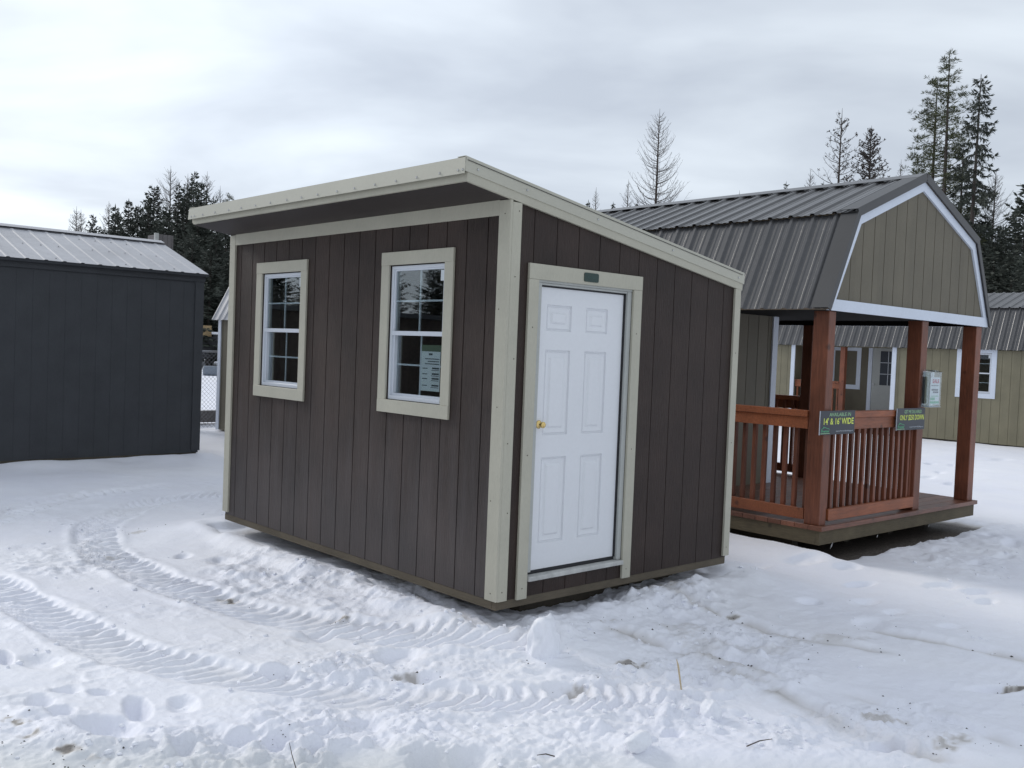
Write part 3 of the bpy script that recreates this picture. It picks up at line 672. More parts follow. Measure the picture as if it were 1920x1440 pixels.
def make_ground():
    head = math.atan2(fwd.y, fwd.x)
    cols = np.concatenate([np.linspace(-math.pi, -.60, 60, endpoint=False), np.linspace(-.60, .60, 600), np.linspace(.60, math.pi, 61)[1:-1]])
    rr = [0.25]
    while rr[-1] < 2.9: rr.append(rr[-1]*1.12)
    while rr[-1] < 26: rr.append(rr[-1]*1.0021)
    while rr[-1] < 80: rr.append(rr[-1]*1.012)
    while rr[-1] < 1500: rr.append(rr[-1]*1.12)
    rr = np.array(rr); nR, nC = len(rr), len(cols)
    A = head-cols
    X = (CX+rr[:, None]*np.cos(A)[None]).ravel(); Y = (CY+rr[:, None]*np.sin(A)[None]).ravel()
    Z, dirt, rough, ic = ground_height(X, Y)
    n = nR*nC
    co = np.empty((n+1, 3), np.float32); co[:n, 0] = X; co[:n, 1] = Y; co[:n, 2] = Z; co[n] = (CX, CY, -.2)
    i = np.arange(nR-1)[:, None]*nC; j = np.arange(nC)[None]; j2 = (j+1) % nC
    q = np.stack([i+j, i+j2, i+nC+j2, i+nC+j], -1).reshape(-1, 4)[:, ::-1][:, [3, 2, 1, 0]]
    tri = np.stack([np.full(nC, n), (np.arange(nC)+1) % nC, np.arange(nC)], 1)[:, ::-1]
    # orientation check: quads must face up
    a, b, c = co[q[0, 0]], co[q[0, 1]], co[q[0, 2]]
    if np.cross(b-a, c-b)[2] < 0: q = q[:, ::-1]
    a, b, c = co[tri[0, 0]], co[tri[0, 1]], co[tri[0, 2]]
    if np.cross(b-a, c-b)[2] < 0: tri = tri[:, ::-1]
    me = bpy.data.meshes.new('snow_ground')
    me.vertices.add(n+1); me.vertices.foreach_set('co', co.ravel())
    loops = np.concatenate([q.ravel(), tri.ravel()]).astype(np.int32)
    me.loops.add(len(loops)); me.loops.foreach_set('vertex_index', loops)
    nf = len(q)+len(tri); me.polygons.add(nf)
    st = np.concatenate([np.arange(len(q))*4, len(q)*4+np.arange(len(tri))*3]).astype(np.int32)
    me.polygons.foreach_set('loop_start', st)
    me.polygons.foreach_set('use_smooth', np.ones(nf, bool))
    me.update(calc_edges=True); me.validate()
    for nm, arr in (('dirt', dirt), ('rough', rough), ('ice', ic)):
        at = me.attributes.new(nm, 'FLOAT', 'POINT'); at.data.foreach_set('value', np.append(arr, 0).astype(np.float32))
    o = bpy.data.objects.new('snow_ground', me); COL.objects.link(o)
    tag(o, kind='structure')
    # material
    mt = bpy.data.materials.new('snow'); mt.use_nodes = True; t = mt.node_tree; b = t.nodes['Principled BSDF']; L = t.links.new
    me.materials.append(mt)
    def nd(ty, **k):
        n = t.nodes.new(ty)
        for a, v in k.items(): setattr(n, a, v)
        return n
    ad = nd('ShaderNodeAttribute', attribute_name='dirt'); ai = nd('ShaderNodeAttribute', attribute_name='ice'); ar = nd('ShaderNodeAttribute', attribute_name='rough')
    tc = nd('ShaderNodeTexCoord')
    def noise(sc, det=4, ro=.5):
        n = nd('ShaderNodeTexNoise'); n.inputs['Scale'].default_value = sc; n.inputs['Detail'].default_value = det; n.inputs['Roughness'].default_value = ro
        L(tc.outputs['Object'], n.inputs['Vector']); return n.outputs['Fac']
    def mixc(f, a, c):
        m = nd('ShaderNodeMix', data_type='RGBA')
        if isinstance(f, float): m.inputs[0].default_value = f
        else: L(f, m.inputs[0])
        for k, v in ((6, a), (7, c)):
            if isinstance(v, tuple): m.inputs[k].default_value = (*v, 1)
            else: L(v, m.inputs[k])
        return m.outputs[2]
    def mr(v, a, c, d=0., e=1.):
        n = nd('ShaderNodeMapRange'); L(v, n.inputs['Value']); n.inputs['From Min'].default_value = a; n.inputs['From Max'].default_value = c
        n.inputs['To Min'].default_value = d; n.inputs['To Max'].default_value = e; return n.outputs[0]
    snow = mixc(mr(noise(.7, 4), .35, .65), (.845, .855, .93), (.895, .90, .95))
    snow = mixc(mr(noise(2.6, 5, .6), .55, .8, 0, .5), snow, (.80, .80, .83))
    snow = mixc(mr(ai.outputs['Fac'], 0, 1, 0, .75), snow, (.66, .67, .66))
    dirtc = mixc(mr(noise(60, 4, .7), .35, .65), (.030, .026, .024), (.16, .135, .115))
    col = mixc(mr(ad.outputs['Fac'], 0, .55, 0, 1), snow, (.55, .52, .49)); col = mixc(mr(ad.outputs['Fac'], .35, .95, 0, 1), col, dirtc)
    L(col, b.inputs['Base Color'])
    b.inputs['Roughness'].default_value = .55; b.inputs['Specular IOR Level'].default_value = .25
    b.inputs['Subsurface Weight'].default_value = .0
    ms = nd('ShaderNodeMath', operation='MULTIPLY_ADD'); L(noise(190, 3, .6), ms.inputs[0]); ms.inputs[1].default_value = .35; L(noise(38, 5, .6), ms.inputs[2])
    bp = nd('ShaderNodeBump'); bp.inputs['Distance'].default_value = .010
    L(mr(ar.outputs['Fac'], 0, 1, .35, .8), bp.inputs['Strength']); L(ms.outputs[0], bp.inputs['Height']); L(bp.outputs[0], b.inputs['Normal'])
    return o
GROUND = make_ground()
def gz(x, y):
    return float(ground_height(np.array([x], float), np.array([y], float))[0][0])

# grit scattered on the packed snow
def make_grit():
    rng = np.random.default_rng(5); mb = MB()
    centres = [(e[0], e[1], math.hypot(e[2], e[3]), math.hypot(e[4], e[5])) for e in DATA['dirt']]
    P = []
    for cx, cy, a, b_ in centres:
        for k in range(9): P.append((cx+rng.normal()*a*.7, cy+rng.normal()*b_*.7, abs(rng.normal())*.003+.002))
    for P_ in DATA['ruts']:
        pl = polyline(P_, .3)
        for q in pl:
            if rng.random() < .6:
                for k in range(2): P.append((q[0]+rng.normal()*.07, q[1]+rng.normal()*.07, abs(rng.normal())*.004+.002))
    for k in range(30): P.append((rng.uniform(-2.5, 4), rng.uniform(-3, 1.5), abs(rng.normal())*.002+.002))
    P = [p for p in P if not (-.1 < p[0] < 2.5 and -.1 < p[1] < 3.7)]
    A = np.array(P); hz = ground_height(A[:, 0].copy(), A[:, 1].copy())[0]
    for (x, y, s), z in zip(P, hz):
        v = [(x+s*dx*rng.uniform(.6, 1.3), y+s*dy*rng.uniform(.6, 1.3), z+s*dz*rng.uniform(.5, .9)) for dx, dy, dz in ((1,0,0),(-1,0,0),(0,1,0),(0,-1,0),(0,0,1),(0,0,-1))]
        mb.add(v, [(0,2,4),(2,1,4),(1,3,4),(3,0,4),(2,0,5),(1,2,5),(3,1,5),(0,3,5)])
    o = mb.build('grit', M['gravel']); tag(o, 'dark grit and crumbs of bark scattered over the packed snow', 'grit', kind='stuff')
make_grit()

# crumbs of broken snow thrown out of the tracks and footprints
def make_crumbs():
    rng = np.random.default_rng(11); n = 26000
    r = rng.uniform(3.2, 11, n)**1.0; a = math.atan2(fwd.y, fwd.x)+rng.uniform(-.62, .62, n)
    X = CX+r*np.cos(a); Y = CY+r*np.sin(a)
    Z, dirt, rough, ic = ground_height(X, Y)
    clump = ss(.45, .75, vnoise(X*2.6, Y*2.6, 111))*ss(.35, .6, vnoise(X*9, Y*9, 112))
    out = ((X > -.1) & (X < 2.5) & (Y > -.1) & (Y < 3.7)) | ((X > 3.85) & (Y > -.35))
    keep = (rng.random(n) < (rough*.55+.06)*clump) & ~out
    X, Y, Z = X[keep], Y[keep], Z[keep]
    t = (1+5**.5)/2; ico = np.array([(-1, t, 0), (1, t, 0), (-1, -t, 0), (1, -t, 0), (0, -1, t), (0, 1, t), (0, -1, -t), (0, 1, -t), (t, 0, -1), (t, 0, 1), (-t, 0, -1), (-t, 0, 1)], float); ico /= np.linalg.norm(ico[0])
    F = [(0, 11, 5), (0, 5, 1), (0, 1, 7), (0, 7, 10), (0, 10, 11), (1, 5, 9), (5, 11, 4), (11, 10, 2), (10, 7, 6), (7, 1, 8), (3, 9, 4), (3, 4, 2), (3, 2, 6), (3, 6, 8), (3, 8, 9), (4, 9, 5), (2, 4, 11), (6, 2, 10), (8, 6, 7), (9, 8, 1)]
    mb = MB()
    for x, y, z in zip(X, Y, Z):
        s = .0035+.0065*rng.random()**2.2*2.2
        v = ico*(1+rng.uniform(-.3, .3, (12, 1)))*np.array([s*rng.uniform(.8, 1.5), s*rng.uniform(.8, 1.5), s*rng.uniform(.6, 1.)])
        mb.add([(x+q[0], y+q[1], z+s*.25+q[2]) for q in v], F)
    o = mb.build('snow_crumbs', M['snowpl'], smooth=False); tag(o, 'small crumbs of broken snow lying along the tracks and footprints', 'snow crumbs', kind='stuff')
make_crumbs()

# ------------------------------------------------------------------ window builder (local u along wall, N outward)
def window(root, O, U, N, u0, u1, z0, z1, trimw=.09, trimm='trim', unit='white', grid=True, lock=True, recess=.022, twopart=True, tproud=.02):
    """u0..z1 = outer edge of the trim. Parts: trim (casing), frame > sash bars, glass."""
    O, U, N = map(Vector, (O, U, N)); Z = Vector((0, 0, 1))
    def bx(mb, a, b, c, d, n0, n1):   # u a..b, z c..d, depth n0..n1 along N
        p = O+U*a+N*n1+Z*c
        A = U*(b-a); B = -N*(n1-n0); C = Z*(d-c)
        if A.cross(B).dot(C) < 0: p = O+U*b+N*n1+Z*c; A = -A
        mb.obox(p, A, B, C)
    w = MB(); t = trimw
    bx(w, u0, u1, z1-t, z1, 0.001, tproud); bx(w, u0, u1, z0, z0+t, 0.001, tproud)
    bx(w, u0, u0+t, z0+t, z1-t, 0.001, tproud-.002); bx(w, u1-t, u1, z0+t, z1-t, 0.001, tproud-.002)
    tr = w.build('window_trim', M[trimm], root, bevel=.002)
    a, b, c, d = u0+t+.009, u1-t-.003, z0+t+.003, z1-t-.006
    O = O-N*.016
    fw = .022; mid = (c+d)/2
    f = MB()
    bx(f, a, a+fw, c, d, -.06, .008); bx(f, b-fw, b, c, d, -.06, .008)
    bx(f, a+fw, b-fw, d-fw, d, -.06, .008); bx(f, a+fw, b-fw, c, c+fw*1.3, -.06, .010)
    fr = f.build('window_frame', M[unit], root, bevel=.0015)
    s = MB(); sw = .015
    # upper sash (outer plane), lower sash
    A, B = a+fw, b-fw
    for (lo, hi, n0, n1) in ((mid-.012, d-fw, -.030, -.004), (c+fw*1.3, mid+.012, -.034, -.012)):
        pass
    bx(s, A, B, mid-.016, mid+.014, -.030, .004)
    bx(s, A, A+sw, mid+.014, d-fw, -.030, -.002); bx(s, B-sw, B, mid+.014, d-fw, -.030, -.002); bx(s, A+sw, B-sw, d-fw-sw*.8, d-fw, -.030, -.002)
    bx(s, A, A+sw, c+fw*1.3, mid-.016, -.050, -.010); bx(s, B-sw, B, c+fw*1.3, mid-.016, -.050, -.010); bx(s, A+sw, B-sw, c+fw*1.3, c+fw*1.3+sw, -.050, -.010)
    s.build('sash', M[unit], fr)
    if grid:
        g = MB(); um = (A+B)/2; zu = (mid+.014+d-fw-sw*.8)/2; zl = (c+fw*1.3+sw+mid-.016)/2; gw = .006
        bx(g, um-gw, um+gw, mid+.014, d-fw-sw*.8, -.026, -.016)
        bx(g, A+sw, um-gw, zu-gw, zu+gw, -.026, -.016); bx(g, um+gw, B-sw, zu-gw, zu+gw, -.026, -.016)
        bx(g, um-gw, um+gw, c+fw*1.3+sw, mid-.016, -.046, -.038)
        bx(g, A+sw, um-gw, zl-gw, zl+gw, -.046, -.038); bx(g, um+gw, B-sw, zl-gw, zl+gw, -.046, -.038)
        g.build('muntin_grid', M[unit], fr)
    q = MB()
    for (lo, hi, n) in ((mid+.010, d-fw-.004, -.012), (c+fw*1.3+.004, mid-.012, -.034)):
        bx(q, A+.004, B-.004, lo, hi, n-.003, n)
    q.build('glass_pane', M['glass'], fr)
    if lock:
        k = MB(); bx(k, A+sw+.002, A+sw+.042, d-fw-sw-.075, d-fw-sw-.004, -.0105, -.0095); k.build('sticker', M['paper'], fr)
    return fr

# ------------------------------------------------------------------ brown lean-to shed
def build_brown_shed():
    rt = empty('garden_shed', (0, 0, 0), 0, 'brown single slope shed with greige trim, two windows and a white door, nearest building', 'shed')
    Lw, Wd = 3.62, 2.42
    rk = lambda x: 2.463-.153*x            # underside line of the rake board
    SL = -.153
    # walls
    wins = [(.604, 1.225, 1.174, 2.112), (2.420, 3.053, 1.174, 2.112)]
    w = MB(); wall(w, (0, 0, 0), (0, 1, 0), (-1, 0, 0), Lw, lambda u: 2.49, start=.2032, openings=[(a, b, c, d) for a, b, c, d in wins])
    w.build('front_wall', M['brownsheen'], rt)
    w = MB(); wall(w, (0.03, 0, 0), (1, 0, 0), (0, -1, 0), Wd-.03, lambda u: rk(u+.03)+.05, gw=.003, gd=.006, start=.1732, openings=[(.225, 1.13, .10, 2.005)])
    w.build('door_wall', M['brown'], rt)
    w = MB(); wall(w, (Wd, Lw, 0), (-1, 0, 0), (0, 1, 0), Wd-.03, lambda u: rk(Wd-u)+.05)
    w.build('end_wall', M['brown'], rt)
    w = MB(); wall(w, (Wd, .03, 0), (0, 1, 0), (1, 0, 0), Lw-.06, lambda u: rk(Wd)+.05)
    w.build('rear_wall', M['brown'], rt)
    # inside lining and floor
    i = MB()
    i.box(.045, Wd-.045, .045, Lw-.045, .02, .05)
    i.build('floor', M['floorin'], rt)
    i = MB(); th = .01
    i.box(Wd-.05, Wd-.032, .05, Lw-.05, .05, 2.08); i.box(.05, Wd-.05, Lw-.05, Lw-.032, .05, 2.05)
    for k in range(9): i.box(Wd-.09, Wd-.05, .05+k*.4, .088+k*.4, .05, 2.08)
    for k in range(6): i.box(.05+k*.4, .088+k*.4, Lw-.09, Lw-.05, .05, 2.05)
    i.build('stud_lining', M['inside'], rt)
    # rim joist and skids
    r = MB(); r.box(.002, Wd+.002, .004, .04, -.055, -.002); r.box(.002, .04, .042, Lw+.01, -.055, -.002); r.box(.06, Wd, .06, Lw, -.05, .018); 
    r.build('rim_joist', M['rim'], rt)
    for y in (.25, 1.3, 2.35, 3.4):
        s = MB(); s.box(.40, Wd-.40, y-.05, y+.05, -.24, -.058); s.build('skid', M['skid'], rt)
    # roof: deck, soffit, fascia, rake boards, drip edges
    def sl(x, up=0): return 2.463-.153*x+up
    x0, x1 = -.368, Wd+.03
    ya, yb = -.022, Lw+.022
    so = MB()
    so.prism([(x0+.0185, ya+.0205, sl(x0+.022, .001)), (x0+.0185, ya+.0205, sl(x0+.022, .013)), (-.001, ya+.0205, sl(0, .013)), (-.001, ya+.0205, sl(0, .001))], (0, yb-ya-.022, 0))
    so.build('soffit', M['soffit'], rt)
    rf = MB()
    rf.prism([(x0+.01, ya+.01, sl(x0, .07)), (x0+.01, ya+.01, sl(x0, .112)), (x1-.01, ya+.01, sl(x1, .112)), (x1-.01, ya+.01, sl(x1, .07))], (0, yb-ya-.02, 0))
    rf.build('roof_deck', M['inside'], rt)
    n = Vector((.153, 0, 1)).normalized(); V = Vector((1, 0, -.153)).normalized()
    rp = MB(); ribbed(rp, (x0-.012, ya-.01, sl(x0-.012, .118)), (0, 1, 0), V, n, yb-ya+.02, (x1-x0+.03), h=.014)
    rp.build('metal_roof', M['metal'], rt)
    fa = MB(); fa.box(x0-.004, x0+.018, ya+.0205, 2.43, 2.521, 2.60); fa.box(x0-.004, x0+.018, 2.432, yb-.0205, 2.5215, 2.60)
    fa.build('fascia_board', M['trim'], rt)
    # bottom board of the rake (both ends)
    for (y, nm) in ((ya, 0), (yb-.02, 1)):
        lo = 0 if nm == 0 else .0145
        k = MB(); k.prism([(x0-.004, y, sl(x0, lo)), (x1, y, sl(x1, lo)), (x1, y, sl(x1, .075)), (x0-.004, y, sl(x0, .075))], (0, .02, 0))
        k.build('rake_board', M['trim'], rt)
        k = MB(); yy = y-.006 if nm == 0 else y+.0205
        k.prism([(x0-.026, yy, sl(x0-.026, .052)), (x1+.012, yy, sl(x1+.012, .052)), (x1+.012, yy, sl(x1+.012, .136)), (x0-.026, yy, sl(x0-.026, .136))], (0, .0055, 0))
        y2 = y-.006 if nm == 0 else y-.05
        k.prism([(x0-.026, y2, sl(x0-.026, .136)), (x1+.012, y2, sl(x1+.012, .136)), (x1+.012, y2, sl(x1+.012, .139)), (x0-.026, y2, sl(x0-.026, .139))], (0, .076, 0))
        # small return where the rake flashing bends out at its foot
        k.build('rake_flashing', M['trimmetal'], rt)
    k = MB()
    k.hexa([(x0-.034, ya-.006, 2.560), (x0-.030, ya-.006, 2.560), (x0-.030, yb+.02, 2.560), (x0-.034, yb+.02, 2.560), (x0-.026, ya-.006, 2.652), (x0-.022, ya-.006, 2.652), (x0-.022, yb+.02, 2.652), (x0-.026, yb+.02, 2.652)])
    k.prism([(x0-.026, ya-.004, 2.652), (x0+.06, ya-.004, 2.640), (x0+.06, ya-.004, 2.643), (x0-.026, ya-.004, 2.655)], (0, yb-ya+.02, 0))
    k.build('eave_flashing', M['trimmetal'], rt)
    sc = [-.012, .03, .2, .426, .641, .87, 1.108, 1.32, 1.567, 1.785, 1.993, 2.234, 2.466, 2.697, 2.911, 3.153, 3.38, 3.54, 3.60]
    for y in sc:
        s = MB(); s.tube([(x0-.0310, y, 2.582), (x0-.0385, y, 2.582)], [.0085, .006], 6); s.build('screw', M['steel'], rt)
    for x in (-.30, .10, .75, 1.55, 2.38):
        s = MB(); z = sl(x, .085); s.tube([(x, ya-.0055, z), (x, ya-.012, z)], [.0085, .006], 6); s.build('screw', M['steel'], rt)
    # trims
    def board(nm, x0_, x1_, y0_, y1_, z0_, z1_, m='trim'):
        b = MB(); b.box(x0_, x1_, y0_, y1_, z0_, z1_); return b.build(nm, M[m], rt, bevel=.0015)
    board('corner_trim', -.020, -.001, -.0195, .086, .004, 2.4635)
    board('corner_trim', -.0008, .075, -.020, -.001, .002, 2.451)
    board('corner_trim', -.020, -.001, Lw-.075, Lw+.020, .022, 2.462)
    board('corner_trim', -.001, .075, Lw+.001, Lw+.020, .022, 2.445)
    board('corner_trim', Wd-.055, Wd+.020, -.020, -.001, .012, 2.098)
    board('corner_trim', Wd+.001, Wd+.020, -.001, .08, .012, 2.090)
    board('corner_trim', Wd-.055, Wd+.020, Lw+.001, Lw+.020, .012, 2.090)
    board('frieze_board', -.018, -.001, .087, Lw-.076, 2.374, 2.474)
    for x, y, z in ((-.0205, .03, .05), (-.0205, .06, .62), (-.0205, .035, 1.2), (-.0205, .055, 1.8), (-.0205, .03, 2.38)):
        s = MB(); s.tube([(x, y, z), (x-.001, y, z)], .0042, 6); s.build('nail', M['skid'], rt)
    for x, z in ((.03, .06), (.05, .55), (.028, .98), (.052, 1.5), (.035, 2.0), (.05, 2.4), (.20, .06), (.20, .9), (.20, 1.7), (1.2, .06), (1.2, .9), (1.2, 1.7), (2.40, .08), (2.40, .9), (2.40, 1.6)):
        s = MB(); s.tube([(x, -.0205, z), (x, -.0215, z)], .0042, 6); s.build('nail', M['skid'], rt)
    # windows
    window(rt, (0, 0, 0), (0, 1, 0), (-1, 0, 0), .514, 1.315, 1.084, 2.202)
    window(rt, (0, 0, 0), (0, 1, 0), (-1, 0, 0), 2.330, 3.143, 1.084, 2.202)
    # door casing
    k = MB(); k.box(.159, .245, -.020, -.001, -.008, 2.000); k.build('door_casing', M['trim'], rt, bevel=.0015)
    k = MB(); k.box(1.160, 1.247, -.020, -.001, -.004, 2.000); k.build('door_casing', M['trim'], rt, bevel=.0015)
    k = MB(); k.box(.159, 1.247, -.021, -.001, 2.001, 2.097); k.build('door_casing', M['trim'], rt, bevel=.0015)
    k = MB(); k.box(.256, .288, -.001, .085, .15, 1.985); k.box(1.118, 1.159, .0, .085, .13, 1.985); k.box(.256, 1.159, -.004, .085, 1.986, 2.003)
    k.box(.289, 1.117, .004, .080, 1.972, 1.985)
    k.build('door_jamb', M['jamb'], rt, bevel=.001)
    k = MB(); k.box(.289, .302, .030, .040, .15, 1.971); k.box(1.1075, 1.117, .018, .040, .15, 1.971); k.box(.303, 1.1070, .022, .040, 1.962, 1.9715); k.box(.29, 1.115, .028, .06, .128, .150)
    k.build('weather_strip', M['black'], rt)
    k = MB(); k.box(.247, 1.158, -.034, .10, .098, .127); k.build('threshold', M['thresh'], rt, bevel=.004)
    # six panel door leaf with raised panels
    dl = MB(); X0, X1, Z0, Z1 = .303, 1.1065, .152, 1.961; yf = .030
    px = [(.370, .600), (.738, .953)]; pz = [(.318, .874), (1.016, 1.564), (1.686, 1.853)]
    xs = sorted([X0, X1]+[v for p in px for v in p]); zs = sorted([Z0, Z1]+[v for p in pz for v in p])
    isp = lambda a, b, c, d: any(abs(a-p[0]) < 1e-6 and abs(b-p[1]) < 1e-6 for p in px) and any(abs(c-p[0]) < 1e-6 and abs(d-p[1]) < 1e-6 for p in pz)
    for a, b in zip(xs, xs[1:]):
        for c, d in zip(zs, zs[1:]):
            if not isp(a, b, c, d):
                dl.box(a, b, yf, yf+.04, c, d)
            else:
                rings = [(0, 0), (.0035, .011), (.010, .012), (.016, .005), (.024, .008), (.045, .011), (.058, .0015)]
                V = []; Fc = []
                for ins, dep in rings:
                    V += [(a+ins, yf+dep, c+ins), (b-ins, yf+dep, c+ins), (b-ins, yf+dep, d-ins), (a+ins, yf+dep, d-ins)]
                for r_ in range(len(rings)-1):
                    for q in range(4):
                        Fc.append((r_*4+q, r_*4+(q+1) % 4, r_*4+4+(q+1) % 4, r_*4+4+q))
                Fc.append(tuple(len(rings)*4-4+q for q in range(4)))
                dl.add(V, Fc)
    leaf = dl.build('door', M['door'], rt)
    # knob
    kn = MB(); kx, kz = .352, 1.087; kx = .336
    prof = [(.0, .026), (.004, .027), (.009, .022), (.012, .010), (.026, .009), (.030, .016), (.038, .021), (.047, .020), (.052, .014), (.054, .001)]
    kn.tube([(kx, yf-d_, kz) for d_, r_ in prof], [r_ for d_, r_ in prof], 16); kn.build('door_knob', M['brass'], leaf, smooth=True)
    # plaque on the head casing
    pq = MB(); 
    P = []
    for (cx_, cz_, a0) in ((.775, 2.068, 0), (.657, 2.068, 90), (.657, 2.030, 180), (.775, 2.030, 270)):
        for q in range(4):
            t = R(a0+q*30); P.append((cx_+.010*math.cos(t), -.0215, cz_+.010*math.sin(t)))
    pq.prism(P[::-1], (0, -.005, 0)); pl = pq.build('plaque', M['plaque'], rt)
    text_part('lettering', 'Premier', .716, 2.049, .072, .014, M['plaque2'], pl, lambda x, z, d: (x, -.0265-d, z))
    return rt
build_brown_shed()

def build_price_sheet():
    o = empty('price_sheet', (.058, .81, 1.254), 0, 'printed white price sheet with a green header taped inside the right window', 'notice')
    s = MB(); s.box(-.001, .001, -.105, .105, .0, .268); s.build('sheet', M['paper'], o)
    s = MB(); s.box(-.0012, .0012, -.120, .100, .269, .312); s.build('header', M['papergreen'], o)
    t = MB(); rnd = random.Random(2)
    z = .235
    t.box(-.0024, -.0016, -.02, .02, .243, .256)
    for k in range(3): t.box(-.0024, -.0016, -.095, .06-.03*(k % 2), .215-k*.017, .221-k*.017)
    t.box(-.0024, -.0016, -.085, -.005, .168, .174)
    for k, zz in enumerate((.150, .112, .080, .034)):
        t.box(-.0024, -.0016, .03, .085, zz, zz+.006)
        t.box(-.0024, -.0016, -.095, -.02, zz, zz+.011); t.box(-.0024, -.0016, -.095, -.012, zz-.010, zz-.006)
    t.build('print', M['ink'], o)
build_price_sheet()

# ------------------------------------------------------------------ gambrel cabin with wraparound porch
def gambrel_roof(rt, W, L, he, hk, hr, ki, oh=.09, y0=-.026, m='metal', start=.1, flash=True):
    """metal roof along local Y; four ribbed slopes, ridge cap and end flashings"""
    mid = W/2
    for side in (0, 1):
        X = (lambda x: x) if side == 0 else (lambda x: W-x)
        sg = 1 if side == 0 else -1
        # lower slope
        a = Vector((X(ki), 0, hk)); b = Vector((X(-oh), 0, he)); v = (b-a); ln = v.length; v = v/ln
        N = Vector((-sg*abs(v.z), 0, abs(v.x))).normalized()
        mb = MB(); O = a+Vector((0, y0, 0))+N*.012
        ribbed(mb, O, (0, 1, 0), v, N, L, ln, start=start); mb.build('lower_roof', M[m], rt)
        bk = MB(); bk.obox(a+Vector((0, y0+.02, 0))-N*.02, Vector((0, L-.04, 0)), v*(ln-.01), N*.028) if True else None
        bk.build('roof_sheathing', M['inside'], rt)
        # upper slope, overhanging the knee
        a2 = Vector((mid, 0, hr)); b2 = Vector((X(ki), 0, hk)); v2 = (b2-a2).normalized(); ln2 = (b2-a2).length+.045
        N2 = Vector((-sg*abs(v2.z), 0, abs(v2.x))).normalized()
        mb = MB(); ribbed(mb, a2+Vector((0, y0, 0))+N2*.030, (0, 1, 0), v2, N2, L, ln2, start=start); mb.build('upper_roof', M[m], rt)
        bk = MB(); bk.obox(a2+Vector((0, y0+.02, 0))-N2*.01, Vector((0, L-.04, 0)), v2*(ln2-.05), N2*.030)
        bk.build('roof_sheathing', M['inside'], rt)
        # ridge cap half
        c = MB(); c.obox(a2+Vector((0, y0-.01, 0))+N2*.052+Vector((0, 0, .004)), Vector((0, L+.02, 0)), v2*.16, N2*.004)
        c.build('ridge_cap', M[m], rt)
        if flash:
            for (yy, dy) in ((y0-.012, .012), (y0+L-.001, .012)):
                f = MB()
                f.obox(a2+Vector((0, yy, 0))-N2*.022, Vector((0, dy, 0)), v2*(ln2-.02), N2*.076)
                f.obox(a+Vector((0, yy+.0005, 0))-N*.022, Vector((0, dy-.001, 0)), v*(ln), N*.056)
                f.build('rake_flashing', M['metalb'], rt)
            # wide angle flashing lying on the sheet at the front edge
            f = MB(); yy = y0-.012
            f.obox(a2+Vector((0, yy, 0))+N2*.0545, Vector((0, .17, 0)), v2*(ln2), N2*.004)
            f.obox(a+Vector((0, yy, 0))+N*.034, Vector((0, .17, 0)), v*ln, N*.004)
            f.build('edge_flashing', M['metalb'], rt)

